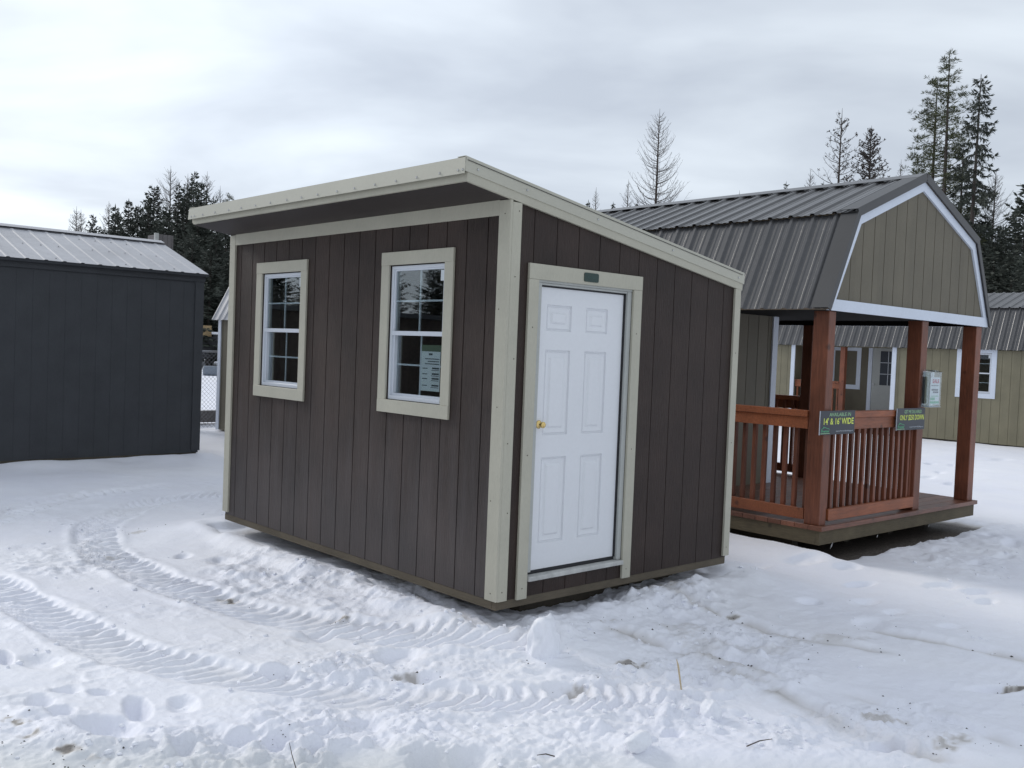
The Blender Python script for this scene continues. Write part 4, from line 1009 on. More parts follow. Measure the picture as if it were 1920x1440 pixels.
def build_cabin():
    rt = empty('porch_cabin', (3.903, .021, -.08), -.021, 'taupe gambrel roofed cabin with a reddish wooden corner porch, right of the brown shed', 'cabin')
    W, L = 3.2, 7.3
    he, hk, hr, ki = 2.102, 2.992, 3.487, .346
    dk = .171
    # deck
    d = MB(); d.box(-.012, W+.005, .0, .038, .0, .128); d.box(-.012, .026, .039, L, .0, .127); d.box(W-.03, W+.006, .039, L, .0, .127)
    d.build('rim_joist', M['rimcabin'], rt, bevel=.002)
    y = -.030; k = 0
    while y < 2.0:
        b = MB(); b.box(-.028, W+.022, y, y+.134, .129, dk-.0005*(k % 3)); b.build('deck_board', M['deck'], rt, bevel=.002); y += .140; k += 1
    b = MB(); b.box(2.24, W+.02, 2.05, L, .129, dk); b.build('side_deck', M['deck'], rt)
    for x in (.25, 1.2, 2.1, 2.95):
        s = MB(); s.box(x-.05, x+.05, .40, L-.1, -.16, -.002); s.build('skid', M['skid'], rt)
    # little bright metal tags hanging below the rim
    for x, s_ in ((.18, .018), (1.02, .010), (2.1, .008)):
        t = MB(); t.obox((x, -.012, -.012), (s_*1.6, 0, s_*1.2), (0, .003, 0), (-s_*.8, 0, -s_*2)); t.build('metal_tag', M['steel'], rt)
    # recessed front wall and side wall behind the porch
    fy = 2.0; fw = 2.215
    w = MB(); wall(w, (0, fy, dk), (1, 0, 0), (0, -1, 0), fw, lambda u: 2.02, start=.02); w.build('front_wall', M['taupe'], rt)
    w = MB(); wall(w, (fw, fy+.03, dk), (0, 1, 0), (1, 0, 0), L-fy-.03, lambda u: 2.02); w.build('porch_side_wall', M['taupe'], rt)
    w = MB(); wall(w, (0, fy+.03, .0), (0, 1, 0), (-1, 0, 0), L-fy-.06, lambda u: 2.10); w.build('side_wall', M['taupe'], rt)
    w = MB(); w.box(fw-.085, fw+.018, fy-.02, fy-.001, dk+.001, 2.19); w.box(fw+.001, fw+.018, fy+.0, fy+.09, dk+.001, 2.19); w.build('corner_trim', M['whitepaint'], rt)
    w = MB(); wall(w, (W, L, 0), (-1, 0, 0), (0, 1, 0), W, lambda u: 2.1)
    w.build('rear_wall', M['taupe'], rt)
    # gable wall above the header with real profile
    def prof(x):
        x = min(max(x, 0), W); xm = min(x, W-x)
        return (he+(hk-he)*(xm+.0)/(ki) if xm < ki else hk+(hr-hk)*(xm-ki)/(W/2-ki))-.03
    g = MB(); 
    wall(g, (0.02, 0.01, 2.20), (1, 0, 0), (0, -1, 0), .01, lambda u: .1)
    g = MB()
    sp = .2032; xs = [0.03, W-.03, ki, W-ki, W/2]; gs = []
    x = .10
    while x < W-.03: gs.append(x); xs += [x-.0045, x+.0045]; x += sp
    xs = sorted(xs)
    for a, b_ in zip(xs, xs[1:]):
        if b_-a < 1e-5: continue
        dpt = .008 if any(abs((a+b_)/2-q) < .0045 for q in gs) else 0
        g.hexa([(a, .01+dpt, 2.20), (b_, .01+dpt, 2.20), (b_, .04, 2.20), (a, .04, 2.20), (a, .01+dpt, max(prof(a), 2.201)), (b_, .01+dpt, max(prof(b_), 2.201)), (b_, .04, max(prof(b_), 2.201)), (a, .04, max(prof(a), 2.201))])
    g.build('gable_wall', M['taupe'], rt)
    gb = MB(); gb.prism([(0, L-.04, 2.1), (W, L-.04, 2.1), (W-ki, L-.04, hk-.03), (W/2, L-.04, hr-.03), (ki, L-.04, hk-.03)], (0, .03, 0)); gb.build('rear_gable', M['taupe'], rt)
    # header boards and ceiling
    h = MB(); h.box(-.070, W+.070, -.014, .009, 2.098, 2.199); h.build('header_board', M['whitepaint'], rt)
    h = MB(); h.box(W-.012, W+.012, .04, L, 2.098, 2.199); h.build('header_board', M['whitepaint'], rt)
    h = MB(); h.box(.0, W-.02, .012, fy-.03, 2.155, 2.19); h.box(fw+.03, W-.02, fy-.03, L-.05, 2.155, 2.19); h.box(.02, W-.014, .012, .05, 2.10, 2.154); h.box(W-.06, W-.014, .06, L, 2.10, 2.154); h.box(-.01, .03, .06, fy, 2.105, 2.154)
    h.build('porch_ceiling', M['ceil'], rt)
    # white rake trims following the gambrel
    def seg(p, q, wd):
        p = Vector(p); q = Vector(q); v = (q-p); n_ = Vector((0, -1, 0)).cross(v).normalized()
        return p, q, v, n_
    for side in (0, 1):
        X = (lambda x: x) if side == 0 else (lambda x: W-x)
        wd = .085
        # inner offset polyline
        o = [(-.040, 2.199), (ki+.012, hk-.016), (W/2, hr-.022)]
        inn = [(.050, 2.199), (ki+.075, hk-.084), (W/2, hr-.117)]
        for i in (0, 1):
            t = MB(); q = [(X(o[i][0]), -.012, o[i][1]), (X(inn[i][0]), -.012, inn[i][1]), (X(inn[i+1][0]), -.012, inn[i+1][1]), (X(o[i+1][0]), -.012, o[i+1][1])]
            if side == 1: q = q[::-1]
            t.prism(q[::-1], (0, .021, 0)); t.build('rake_trim', M['whitepaint'], rt)
    gambrel_roof(rt, W, L+.1, he, hk, hr, ki, start=.215)
    # posts
    def post(x, y, sx=.14, sy=.14, z0=dk, z1=2.097, m='cedar'):
        p = MB(); p.box(x, x+sx, y, y+sy, z0, z1); return p.build('post', M[m], rt, bevel=.005)
    post(.005, .02, .115, .155); post(1.775, .015, .135, .15); post(W-.145, .015, .135, .15)
    post(W-.14, 2.02); post(W-.14, 4.6); post(W-.14, L-.2)
    # railings
    def railing(p0, p1, spacing, nm_z=(1.03, 1.135, 1.195), zb=(.205, .310), first=.06, mcap='cedarh'):
        p0 = Vector((*p0, 0)); p1 = Vector((*p1, 0)); v = p1-p0; ln = v.length; U = v/ln; N = Vector((U.y, -U.x, 0))
        r = empty('railing', (0, 0, 0)); r.parent = rt
        def bx(nm, a, b_, n0, n1, z0, z1, m):
            t = MB(); t.obox(p0+U*a+N*n0+Vector((0, 0, z0)), U*(b_-a), N*(n1-n0), Vector((0, 0, z1-z0))) if U.cross(N).z > 0 else t.obox(p0+U*a+N*n1+Vector((0, 0, z0)), U*(b_-a), N*(n0-n1), Vector((0, 0, z1-z0)))
            return t.build(nm, M[m], r, bevel=.002)
        bx('top_cap', 0, ln, -.045, .050, nm_z[1]+.002, nm_z[2], 'cedarh')
        bx('top_rail', 0, ln, .0, .036, nm_z[0], nm_z[1], 'cedarh')
        bx('bottom_rail', 0, ln, .0, .036, zb[0], zb[1], 'cedarh')
        k = first
        while k < ln-.03:
            bx('baluster', k-.019, k+.019, -.040, -.002, zb[0]+.01, nm_z[1], 'cedar'); k += spacing
        bx('end_stile', .0, .038, -.041, -.002, zb[0], nm_z[1], 'cedar'); bx('end_stile', ln-.038, ln, -.041, -.002, zb[0], nm_z[1], 'cedar')
    railing((.142, .045), (1.773, .045), .112, first=.10)
    railing((.045, 1.99), (.045, .185), .112, first=.10, zb=(.205, .305))
    railing((W-.045, 2.17), (W-.045, 4.58), .125, first=.12)
    railing((W-.045, 4.75), (W-.045, L-.25), .125, first=.12)
    return rt
cabin = build_cabin()
MC = Matrix.Translation((3.903, .021, -.08)) @ Matrix.Rotation(-.021, 4, 'Z')

def build_sign(x0, z0, w, h, lines, label, seed):
    o = empty('sales_sign', MC @ Vector((x0, -.020, z0)), -.021, label, 'sign', 'slate signs on the porch railing')
    b = MB(); b.box(0, w, -.006, .0, 0, h); b.build('sign_board', M['signbg'], o, bevel=.001)
    e = MB(); e.box(-.003, .0, -.0065, .0005, 0, h); e.build('board_edge', M['signw'], o)
    fr = lambda x, z, d: (x, -.006-d, z)
    text_part('lettering', lines[0], w*.56, h*.84, w*.62, h*.15, M['signg'], o, fr)
    text_part('lettering', lines[1], w*.53, h*.56, w*.86, h*.28, M['signy'], o, fr, bold=.012)
    text_part('lettering', 'www.PremierBuildings.us', w*.70, h*.13, w*.50, h*.075, M['signw'], o, fr)
    # roof outline mark with a word under it
    lg = MB()
    def bar(xa, za, xb, zb, t=.005):
        p = Vector((xa, -.0072, za)); q = Vector((xb, -.0072, zb)); v = q-p; n = Vector((-v.z, 0, v.x)).normalized()*t
        lg.prism([p, q, q+n, p+n], (0, -.001, 0)) if True else None
    bar(w*.04, h*.22, w*.13, h*.30); bar(w*.13, h*.30, w*.27, h*.22)
    bar(w*.10, h*.27, w*.115, h*.33, .010)
    lg.build('roof_emblem', M['signg2'], o)
    text_part('lettering', 'Premier', w*.155, h*.155, w*.23, h*.11, M['signg2'], o, fr, bold=.03)
    t = MB(); t.box(w*.02, w*.28, -.0075, -.0062, h*.045, h*.065); t.build('underline', M['signg'], o)
    return o
build_sign(-.137, .995, .595, .213, ("AVAILABLE IN", "14' & 16' WIDE", 0, .56), "slate sign reading AVAILABLE IN 14' & 16' WIDE on the railing by the near corner post", 1)
build_sign(1.262, 1.000, .585, .216, ("GET ME DELIVERED", "ONLY $250 DOWN", 0, .56), 'slate sign reading ONLY $250 DOWN on the railing by the middle post', 2)

def build_box():
    o = empty('leaflet_box', MC @ Vector((1.80, -.002, 1.235)), -.021, 'clear plastic leaflet box with a red and green flyer, fixed to the middle porch post', 'leaflet holder')
    c = MB(); w, d, h = .245, .085, .345
    c.box(0, w, -d, -d+.003, 0, h); c.box(0, .003, -d+.003, -.008, 0, h); c.box(w-.003, w, -d+.003, -.008, 0, h); c.box(.003, w-.003, -d+.003, -.008, 0, .003); c.box(.003, w-.003, -.011, -.008, .003, h)
    c.obox((-.005, -d-.012, h+.001), (w+.01, 0, 0), (0, d+.006, .02), (0, 0, .003))
    c.build('case', M['clear'], o)
    bk = MB(); bk.box(-.004, w+.004, -.007, -.001, -.004, h+.01); bk.build('back_plate', M['clear'], o)
    rim = MB(); rim.box(-.004, w+.004, -d-.003, .0, -.008, -.004); rim.box(-.002, .002, -d-.002, -d+.002, -.004, h); rim.build('edges', M['signw'], o)
    f = MB(); f.box(.018, w-.018, -d+.008, -d+.011, .018, h-.05); fl = f.build('flyer', M['paper'], o)
    fr = lambda x, z, dd: (x, -d+.008-dd, z)
    text_part('lettering', 'SALE', w*.55, h*.74, w*.62, h*.12, M['red'], fl, fr, bold=.05)
    k = MB(); k.box(.04, .20, -d+.0065, -d+.008, h*.60, h*.62); k.box(.05, .19, -d+.0065, -d+.008, h*.46, h*.51); k.box(.08, .20, -d+.0065, -d+.008, h*.39, h*.44); k.build('print', M['ink'], fl)
    k = MB(); k.box(.022, w-.022, -d+.0065, -d+.008, h*.08, h*.15); k.box(.03, .13, -d+.0065, -d+.008, h*.18, h*.26); k.box(.05, .2, -d+.0065, -d+.008, h*.29, h*.31); k.build('picture', M['signg2'], fl)
build_box()

# ------------------------------------------------------------------ charcoal shed (left)
def build_charcoal():
    X1 = 2.27; Y0 = 9.13; Lx = 4.95
    o = empty('charcoal_shed', (X1, Y0, -.13), 0, 'long charcoal shed with a pale galvanised metal roof at the left', 'shed')
    w = MB(); wall(w, (-Lx, 0, 0), (1, 0, 0), (0, -1, 0), Lx, lambda u: 2.60, gd=.002, gw=.002); w.build('front_wall', M['charcoal'], o)
    w = MB(); w.box(-.11, .02, -.018, -.001, .03, 2.52); w.build('corner_trim', M['charcoal'], o)
    w = MB(); w.box(-Lx, .03, -.03, -.001, 2.50, 2.58); w.build('frieze_board', M['charcoal'], o)
    w = MB(); wall(w, (0, .03, 0), (0, 1, 0), (1, 0, 0), 3.1, lambda u: 2.60, gd=.004, gw=.003); w.build('end_wall', M['charcoal'], o)
    w = MB(); w.prism([(-.03, .0, 2.6), (-.03, 3.13, 2.6), (-.03, 1.57, 3.10)], (.03, 0, 0)); w.build('gable_wall', M['charcoal'], o)
    w = MB(); w.box(-Lx, 0, 3.12, 3.15, 0, 2.6); w.box(-Lx-.03, -Lx, 0, 3.15, 0, 2.6); w.build('back_walls', M['charcoal'], o)
    w = MB(); w.box(-Lx, -.02, .01, 3.1, -.04, -.002); w.box(-Lx, -.6, -.004, .009, -.06, -.001); w.build('rim_joist', M['skid'], o)
    for y in (.2, 1.6, 2.9):
        s = MB(); s.box(-Lx, .04, y-.08, y+.08, -.14, -.042); s.build('skid', M['plank'], o)
    a = Vector((0, 1.57, 3.165)); b = Vector((0, -.13, 2.612)); v = (b-a); ln = v.length; v /= ln; N = Vector((0, v.z, -v.y)).normalized(); N = N if N.z > 0 else -N
    m = MB(); ribbed(m, a+Vector((-Lx-.1, 0, 0)), (1, 0, 0), v, N, Lx+.13, ln, start=.115, h=.009, minor=False); m.build('metal_roof', M['galv'], o)
    m = MB(); ribbed(m, a+Vector((-Lx-.1, 0, 0)), (1, 0, 0), Vector((0, -v.y, v.z)), Vector((0, -N.y, N.z)), Lx+.13, ln, start=.115); m.build('metal_roof', M['galv'], o)
    m = MB(); m.obox(a+Vector((-Lx-.1, .0, .030)), (Lx+.12, 0, 0), v*.15, N*.004); m.obox(a+Vector((-Lx-.1, .0, .030)), (Lx+.12, 0, 0), Vector((0, -v.y, v.z))*.15, Vector((0, -N.y, N.z))*.004)
    m.build('ridge_cap', M['galv'], o)
    m = MB(); m.obox(a+v*.05-N*.001+Vector((-Lx-.1, 0, 0)), (Lx+.12, 0, 0), v*.10, N*.016); m.build('ridge_closure', M['galvdark'], o)
    m = MB(); m.obox(a-N*.045+Vector((-Lx-.05, 0, 0)), (Lx+.10, 0, 0), v*(ln-.02), N*.038); m.obox(a-N*.045+Vector((-Lx-.05, 0, 0)), (Lx+.12, 0, 0), Vector((0, -v.y, v.z))*(ln-.02), Vector((0, -N.y, N.z))*.03); m.build('roof_sheathing', M['charcoal'], o)
    # fine roof screws and debris specks
    rnd = random.Random(4); sc = MB()
    for row in (.22, .55, .93):
        for i in range(21):
            if rnd.random() < .5: continue
            x = -Lx+.1+i*.2286+.06; p = a+v*ln*row+N*.005+Vector((x, 0, 0))
            sc.obox(p, (.014, 0, 0), v*.014, N*.006)
    sc.build('roof_screws', M['galvdark'], o)
build_charcoal()

def build_reflection_block():  # unseen dark block, added so the window panes reflect something dark
    o = empty('reflection_block', (-6.9, 9.75, -.2), 0, 'unseen low dark block left of the charcoal shed, added to darken the shed window reflections', 'hut')
    w = MB(); wall(w, (-3.6, 0, 0), (1, 0, 0), (0, -1, 0), 7.6, lambda u: 2.25); w.box(-3.6, 4.0, .03, 2.4, 0, 2.2); w.build('wall', M['brown'], o)
    w = MB(); w.box(-3.75, 4.15, -.15, 2.5, 2.26, 2.34); w.build('roof', M['charcoal'], o)
build_reflection_block()

def build_chimney_hut():
    o = empty('weathered_hut', (3.60, 14.0, -.2), 0, 'top of a weathered grey board hut behind the charcoal shed ridge', 'hut')
    w = MB(); wall(w, (0, 0, 0), (1, 0, 0), (0, -1, 0), .30, lambda u: 3.72, spacing=.09); w.box(0, .30, .03, .5, 0, 3.72); w.build('board_wall', M['plank'], o)
    w = MB(); w.box(-.07, .0, -.03, .03, 0, 3.735); w.build('corner_board', M['jamb'], o)
build_chimney_hut()

# ------------------------------------------------------------------ small gambrel shed in the gap
def build_gap_shed():
    o = empty('gambrel_shed', (4.40, 12.94, -.2), 0, 'small taupe gambrel shed seen in the gap left of the brown shed', 'shed')
    # long side faces -X, runs towards -Y
    L = 4.0
    w = MB(); wall(w, (0, -L, .02), (0, 1, 0), (-1, 0, 0), L, lambda u: 2.1); w.build('side_wall', M['taupe'], o)
    w = MB(); w.box(-.02, -.001, -.09, .02, .02, 2.12); w.box(-.001, .08, .001, .02, .02, 2.12); w.build('corner_trim', M['whitepaint'], o)
    w = MB(); w.prism([(0, 0, .02), (2.4, 0, .02), (2.4, 0, 2.1), (2.05, 0, 3.0), (1.2, 0, 3.4), (.35, 0, 3.0), (0, 0, 2.1)][::-1], (0, -.03, 0)); w.build('end_wall', M['taupe'], o)
    w = MB(); w.prism([(0, -L, .02), (2.4, -L, .02), (2.4, -L, 2.1), (2.05, -L, 3.0), (1.2, -L, 3.4), (.35, -L, 3.0), (0, -L, 2.1)], (0, .03, 0)); w.build('end_wall', M['taupe'], o)
    w = MB(); w.box(2.37, 2.4, -L+.03, -.03, .02, 2.1); w.build('side_wall', M['taupe'], o)
    for (p, q) in (((.36, 3.0), (-.10, 2.10)), ((1.2, 3.42), (.33, 3.02))):
        for sd in (0, 1):
            fx = (lambda x: x) if sd == 0 else (lambda x: 2.4-x)
            a = Vector((fx(p[0]), 0, p[1])); b = Vector((fx(q[0]), 0, q[1])); v = b-a; ln = v.length; v /= ln
            N = Vector((-abs(v.z) if sd == 0 else abs(v.z), 0, abs(v.x))).normalized()
            m = MB(); ribbed(m, a+Vector((0, -L-.1, 0))+N*.01, (0, 1, 0), v, N, L+.18, ln, start=.05, h=.024); m.build('metal_roof', M['galv'], o)
build_gap_shed()

def build_fence():
    o = empty('chain_link_fence', (2.0, 13.25, -.2), 0, 'chain link fence in the gap behind the charcoal shed', 'fence')
    Lf = 5.2; H = 1.50
    for x in (.05, 2.0, 3.6, 5.2):
        p = MB(); p.tube([(x, 0, -.02), (x, 0, H+.05)], .024, 8); p.build('post', M['chain'], o)
    p = MB(); p.tube([(0, 0, H), (Lf, 0, H)], .019, 8); p.build('top_rail', M['chain'], o)
    m = MB(); s = .058*1.4
    import itertools
    n = int((Lf+H)/s)+1
    def clip(x0, z0, x1, z1):
        # clip diagonal to 0..Lf
        if x1 < 0 or x0 > Lf: return None
        dz = (z1-z0)/(x1-x0)
        if x0 < 0: z0 += dz*(0-x0); x0 = 0
        if x1 > Lf: z1 += dz*(Lf-x1); x1 = Lf
        return x0, z0, x1, z1
    for i in range(-int(H/s)-1, int(Lf/s)+1):
        for d in (0, 1):
            c = clip(i*s, 0.03 if d == 0 else H, i*s+H-.03, H if d == 0 else .03)
            if c and c[2]-c[0] > .02: m.tube([(c[0], (d-.5)*.004, c[1]), (c[2], (d-.5)*.004, c[3])], .0030, 3, cap=False)
    m.build('wire_mesh', M['chain'], o)
build_fence()

def build_far_yard():
    o = tag(MB().box(-2.6, 2.6, -.1, .1, -.1, .13).build('timber_baulk', M['plank']), 'dark grey timber baulk lying in the snow beyond the chain link fence', 'timber'); o.location = (4.6, 14.2, -.05)
    o = empty('equipment_trailer', (21.9, 49.9, -.2), -.48, 'dark trailer with a tan plywood box on it, far beyond the chain link fence', 'trailer')
    b = MB(); b.box(-3, 3, -1, 1, .60, 1.85); b.build('bed', M['darkeq'], o)
    b = MB(); b.box(-1.8, -.1, -.9, .9, 1.86, 2.5); b.build('plywood_box', M['ply'], o)
    b = MB(); b.box(-.09, 3.1, -1.05, 1.05, 2.00, 2.14); b.build('snow_cap', M['snowpl'], o)
    b = MB(); b.box(.0, 3.0, -1, 1, 1.86, 1.999); b.build('rack', M['darkeq'], o)
    for x in (-2, 2):
        for y in (-1.05, .85):
            c = MB(); c.tube([(x, y, .4), (x, y+.2, .4)], .4, 14); c.build('wheel', M['black'], o)
    o = empty('storage_tank', (16.4, 38.6, -.2), -.48, 'grey storage tank standing in the snow beyond the fence', 'tank')
    b = MB(); b.tube([(-.34, 0, .22), (-.30, 0, .22), (.30, 0, .22), (.34, 0, .22)], [.18, .24, .24, .18], 16); b.build('tank_body', M['tank'], o)
build_far_yard()

# ------------------------------------------------------------------ tan cabin in the background (right)
def build_tan():
    o = empty('long_cabin', (19.4, 3.0, -.2), 0, 'long tan cabin with a dark ribbed gambrel roof and a recessed porch, far right background', 'cabin')
    # local: wall faces -X, runs along Y from ya to yb
    ya, yb = -2.6, 7.9
    T = 2.22
    pa, pb = 3.86, 6.62     # recess
    w = MB(); wall(w, (0, ya, .03), (0, 1, 0), (-1, 0, 0), pa-ya, lambda u: T, openings=[(1.47+2.54-.0, 1.47+2.54+.72, 1.12, 2.20)]); w.build('side_wall', M['taupe2'], o)
    w = MB(); wall(w, (0, pb, .03), (0, 1, 0), (-1, 0, 0), yb-pb, lambda u: T); w.build('side_wall', M['taupe2'], o)
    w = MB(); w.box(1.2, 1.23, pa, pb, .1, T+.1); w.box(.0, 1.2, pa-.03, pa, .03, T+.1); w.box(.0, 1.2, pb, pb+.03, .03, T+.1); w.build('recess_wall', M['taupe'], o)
    w = MB(); w.box(0, 1.2, pa, pb, .02, .14); w.build('porch_deck', M['deck'], o)
    w = MB(); w.box(-.03, -.001, pb-.02, pb+.09, .03, T+.02); w.build('corner_trim', M['whitepaint'], o)
    w = MB(); w.box(-.03, -.001, pa-.09, pa+.02, .03, T+.02); w.build('corner_trim', M['whitepaint'], o)
    w = MB(); w.box(0, 3.6, ya-.03, ya, .03, T); w.box(0, 3.6, yb, yb+.03, .03, T); w.box(3.57, 3.6, ya, yb, .03, T); w.box(.0, 3.57, ya, yb, T-.02, T); w.build('outer_walls', M['taupe2'], o)
    w = MB(); w.box(.05, 3.5, ya, yb, -.05, .028); w.build('floor', M['skid'], o)
    w = MB(); w.prism([(0, ya, T), (3.6, ya, T), (3.2, ya, 3.18), (1.8, ya, 3.68), (.4, ya, 3.18)], (0, .03, 0)); w.prism([(0, yb-.03, T), (3.6, yb-.03, T), (3.2, yb-.03, 3.18), (1.8, yb-.03, 3.68), (.4, yb-.03, 3.18)], (0, .03, 0)); w.build('gable_walls', M['taupe2'], o)
    window(o, (0, 0, 0), (0, 1, 0), (-1, 0, 0), 1.38, 2.29, 1.07, 2.245, trimm='whitepaint', trimw=.115, recess=.02, lock=True)
    window(o, (1.2, 0, 0), (0, 1, 0), (-1, 0, 0), 5.32, 6.20, 1.07, 2.23, trimm='whitepaint', trimw=.12, lock=False)
    w = MB(); w.box(1.0, 1.19, .05, .2, 0, .1)
    # door inside the recess, seen foreshortened
    d = MB(); y0, y1 = 4.10, 4.98
    d.box(1.165, 1.195, y0, y1, .16, 2.2)
    leaf = d.build('door', M['jamb'], o)
    g = MB(); g.box(1.158, 1.1645, y0+.20, y1-.22, 1.22, 2.12); g.build('door_glass', M['signbg'], leaf)
    g = MB(); g.box(1.152, 1.1575, y0+.43, y0+.445, 1.22, 2.12)
    for z in (1.51, 1.81): g.box(1.152, 1.1575, y0+.20, y1-.22, z, z+.014)
    g.build('muntin_grid', M['white'], leaf)
    g = MB(); g.tube([(1.16, y1-.07, 1.24), (1.12, y1-.07, 1.24)], [.02, .03], 10); g.build('door_knob', M['steel'], leaf)
    w = MB(); w.box(1.16, 1.199, y1+.01, y1+.12, .14, 2.25); w.build('door_casing', M['whitepaint'], o)
    # roof
    for side in (0, 1):
        sg = 1 if side == 0 else -1; X = (lambda x: x) if side == 0 else (lambda x: 3.6-x)
        a = Vector((X(.38), 0, 3.20)); b = Vector((X(-.10), 0, 2.20)); v = b-a; ln = v.length; v /= ln
        N = Vector((-sg*abs(v.z), 0, abs(v.x)))
        m = MB(); ribbed(m, a+Vector((0, ya-.1, 0))+N*.01, (0, 1, 0), v, N, yb-ya+.2, ln, start=.1, h=.024); m.build('lower_roof', M['metal'], o)
        a2 = Vector((X(1.8), 0, 3.62+.02)); b2 = Vector((X(.34), 0, 3.19)); v = b2-a2; ln = v.length; v /= ln; N = Vector((-sg*abs(v.z), 0, abs(v.x)))
        m = MB(); ribbed(m, a2+Vector((0, ya-.1, 0))+N*.02, (0, 1, 0), v, N, yb-ya+.2, ln+.03, start=.1, h=.024); m.build('upper_roof', M['metal'], o)
    # porch post and railing
    p = MB(); p.box(.02, .15, 5.17, 5.30, .14, 2.19); p.build('post', M['cedar'], o, bevel=.004)
    def rail(y0, y1):
        r = MB(); r.box(.04, .075, y0, y1, 1.09, 1.24); r.box(.04, .075, y0, y1, .22, .33); r.box(.01, .12, y0, y1, 1.242, 1.28)
        y = y0+.06
        while y < y1: r.box(.076, .11, y-.018, y+.018, .22, 1.20); y += .13
        r.build('railing', M['cedarh'], o)
    rail(5.31, pb-.03)
build_tan()

# ------------------------------------------------------------------ trees
class TB(MB):
    def kite(s, p, d, n, L, w):
        """leaf-sized spray: from p along d, half width w across n"""
        q = [p, p+d*L*.45+n*w, p+d*L, p+d*L*.45-n*w]
        b = len(s.v); s.v += [tuple(x) for x in q]; s.f.append((b, b+1, b+2, b+3))
    def twig(s, pts, r0, r1, n=3):
        m_ = len(pts); s.tube(pts, [r0+(r1-r0)*i/(m_-1) for i in range(m_)], n, cap=False)
def unit(rnd):
    while True:
        v = Vector((rnd.uniform(-1, 1), rnd.uniform(-1, 1), rnd.uniform(-1, 1)))
        if .05 < v.length < 1: return v.normalized()
def trunk_mesh(H, rnd, r=None, lean=.0):
    r = r or max(.10, H*.0115); pts = []; rad = []
    ax = rnd.uniform(0, 6.28); n = 12
    for i in range(n+1):
        t = i/n; w = lean*H*t*t
        pts.append((math.cos(ax)*w+math.sin(t*7+ax)*.004*H, math.sin(ax)*w+math.cos(t*5+ax)*.004*H, H*t-.3*(1-t))); rad.append(r*(1-t)**.8+.012)
    mb = MB(); mb.tube(pts, rad, 7); return mb, pts
def at_trunk(pts, H, z):
    t = min(max(z/H, 0), .9999)*(len(pts)-1); i = int(t); f = t-i
    return Vector(pts[i]).lerp(Vector(pts[i+1]), f)

def spruce_crown(H, hw, rnd, dense=1.15, droop=.25, tip=.9):
    mb, pts = trunk_mesh(H, rnd); c = TB()
    z = H*.12; step = max(.16, H*.017)/dense
    while z < H*.985:
        t = z/H; env = hw*((1-t)**.64)*(.95+.0*t)+.10
        nb = rnd.choice((4, 5, 6)) if t < .93 else 3
        a0 = rnd.uniform(0, 6.28); wl = rnd.uniform(.70, 1.12)
        for k in range(nb):
            az = a0+k*6.283/nb+rnd.uniform(-.35, .35); L = env*wl*rnd.uniform(.55, 1.12)
            if rnd.random() < .07: continue
            el = -droop+1.0*t*t+rnd.uniform(-.15, .15)
            o = at_trunk(pts, H, z+rnd.uniform(-.1, .1)); d = Vector((math.cos(az)*math.cos(el), math.sin(az)*math.cos(el), math.sin(el)))
            P = [o+d*L*s+Vector((0, 0, .10*L*s*s-.10*L*s*(1-s))) for s in (0, .33, .66, 1)]
            c.twig(P, .012+L*.010, .004)
            side = d.cross(Vector((0, 0, 1))).normalized()
            n = max(3, int(L/.16))
            for i in range(n):
                s = .15+.85*(i+rnd.random()*.6)/n
                p = P[0].lerp(P[-1], s)+Vector((0, 0, .08*L*s*s))
                ll = (.22+.28*(1-s)*min(L, 2.2))*rnd.uniform(.7, 1.2)
                for sg in (-1, 1):
                    dd = (d*.65+side*sg*rnd.uniform(.5, 1.1)+Vector((0, 0, rnd.uniform(-.55, .1)))).normalized()
                    nn = (dd.cross(Vector((0, 0, 1))).normalized()*.5+unit(rnd)*.7)
                    c.kite(p, dd, nn.normalized(), ll, .045+.12*ll*rnd.uniform(.6, 1.2))
            c.kite(P[-1]-d*.1, (d+Vector((0, 0, .3))).normalized(), unit(rnd), .28, .06)
        z += step*rnd.uniform(.7, 1.3)
    c.kite(Vector(pts[-1])-Vector((0, 0, .3)), Vector((0, 0, 1)), Vector((1, 0, 0)), .5, .05)
    return mb, c

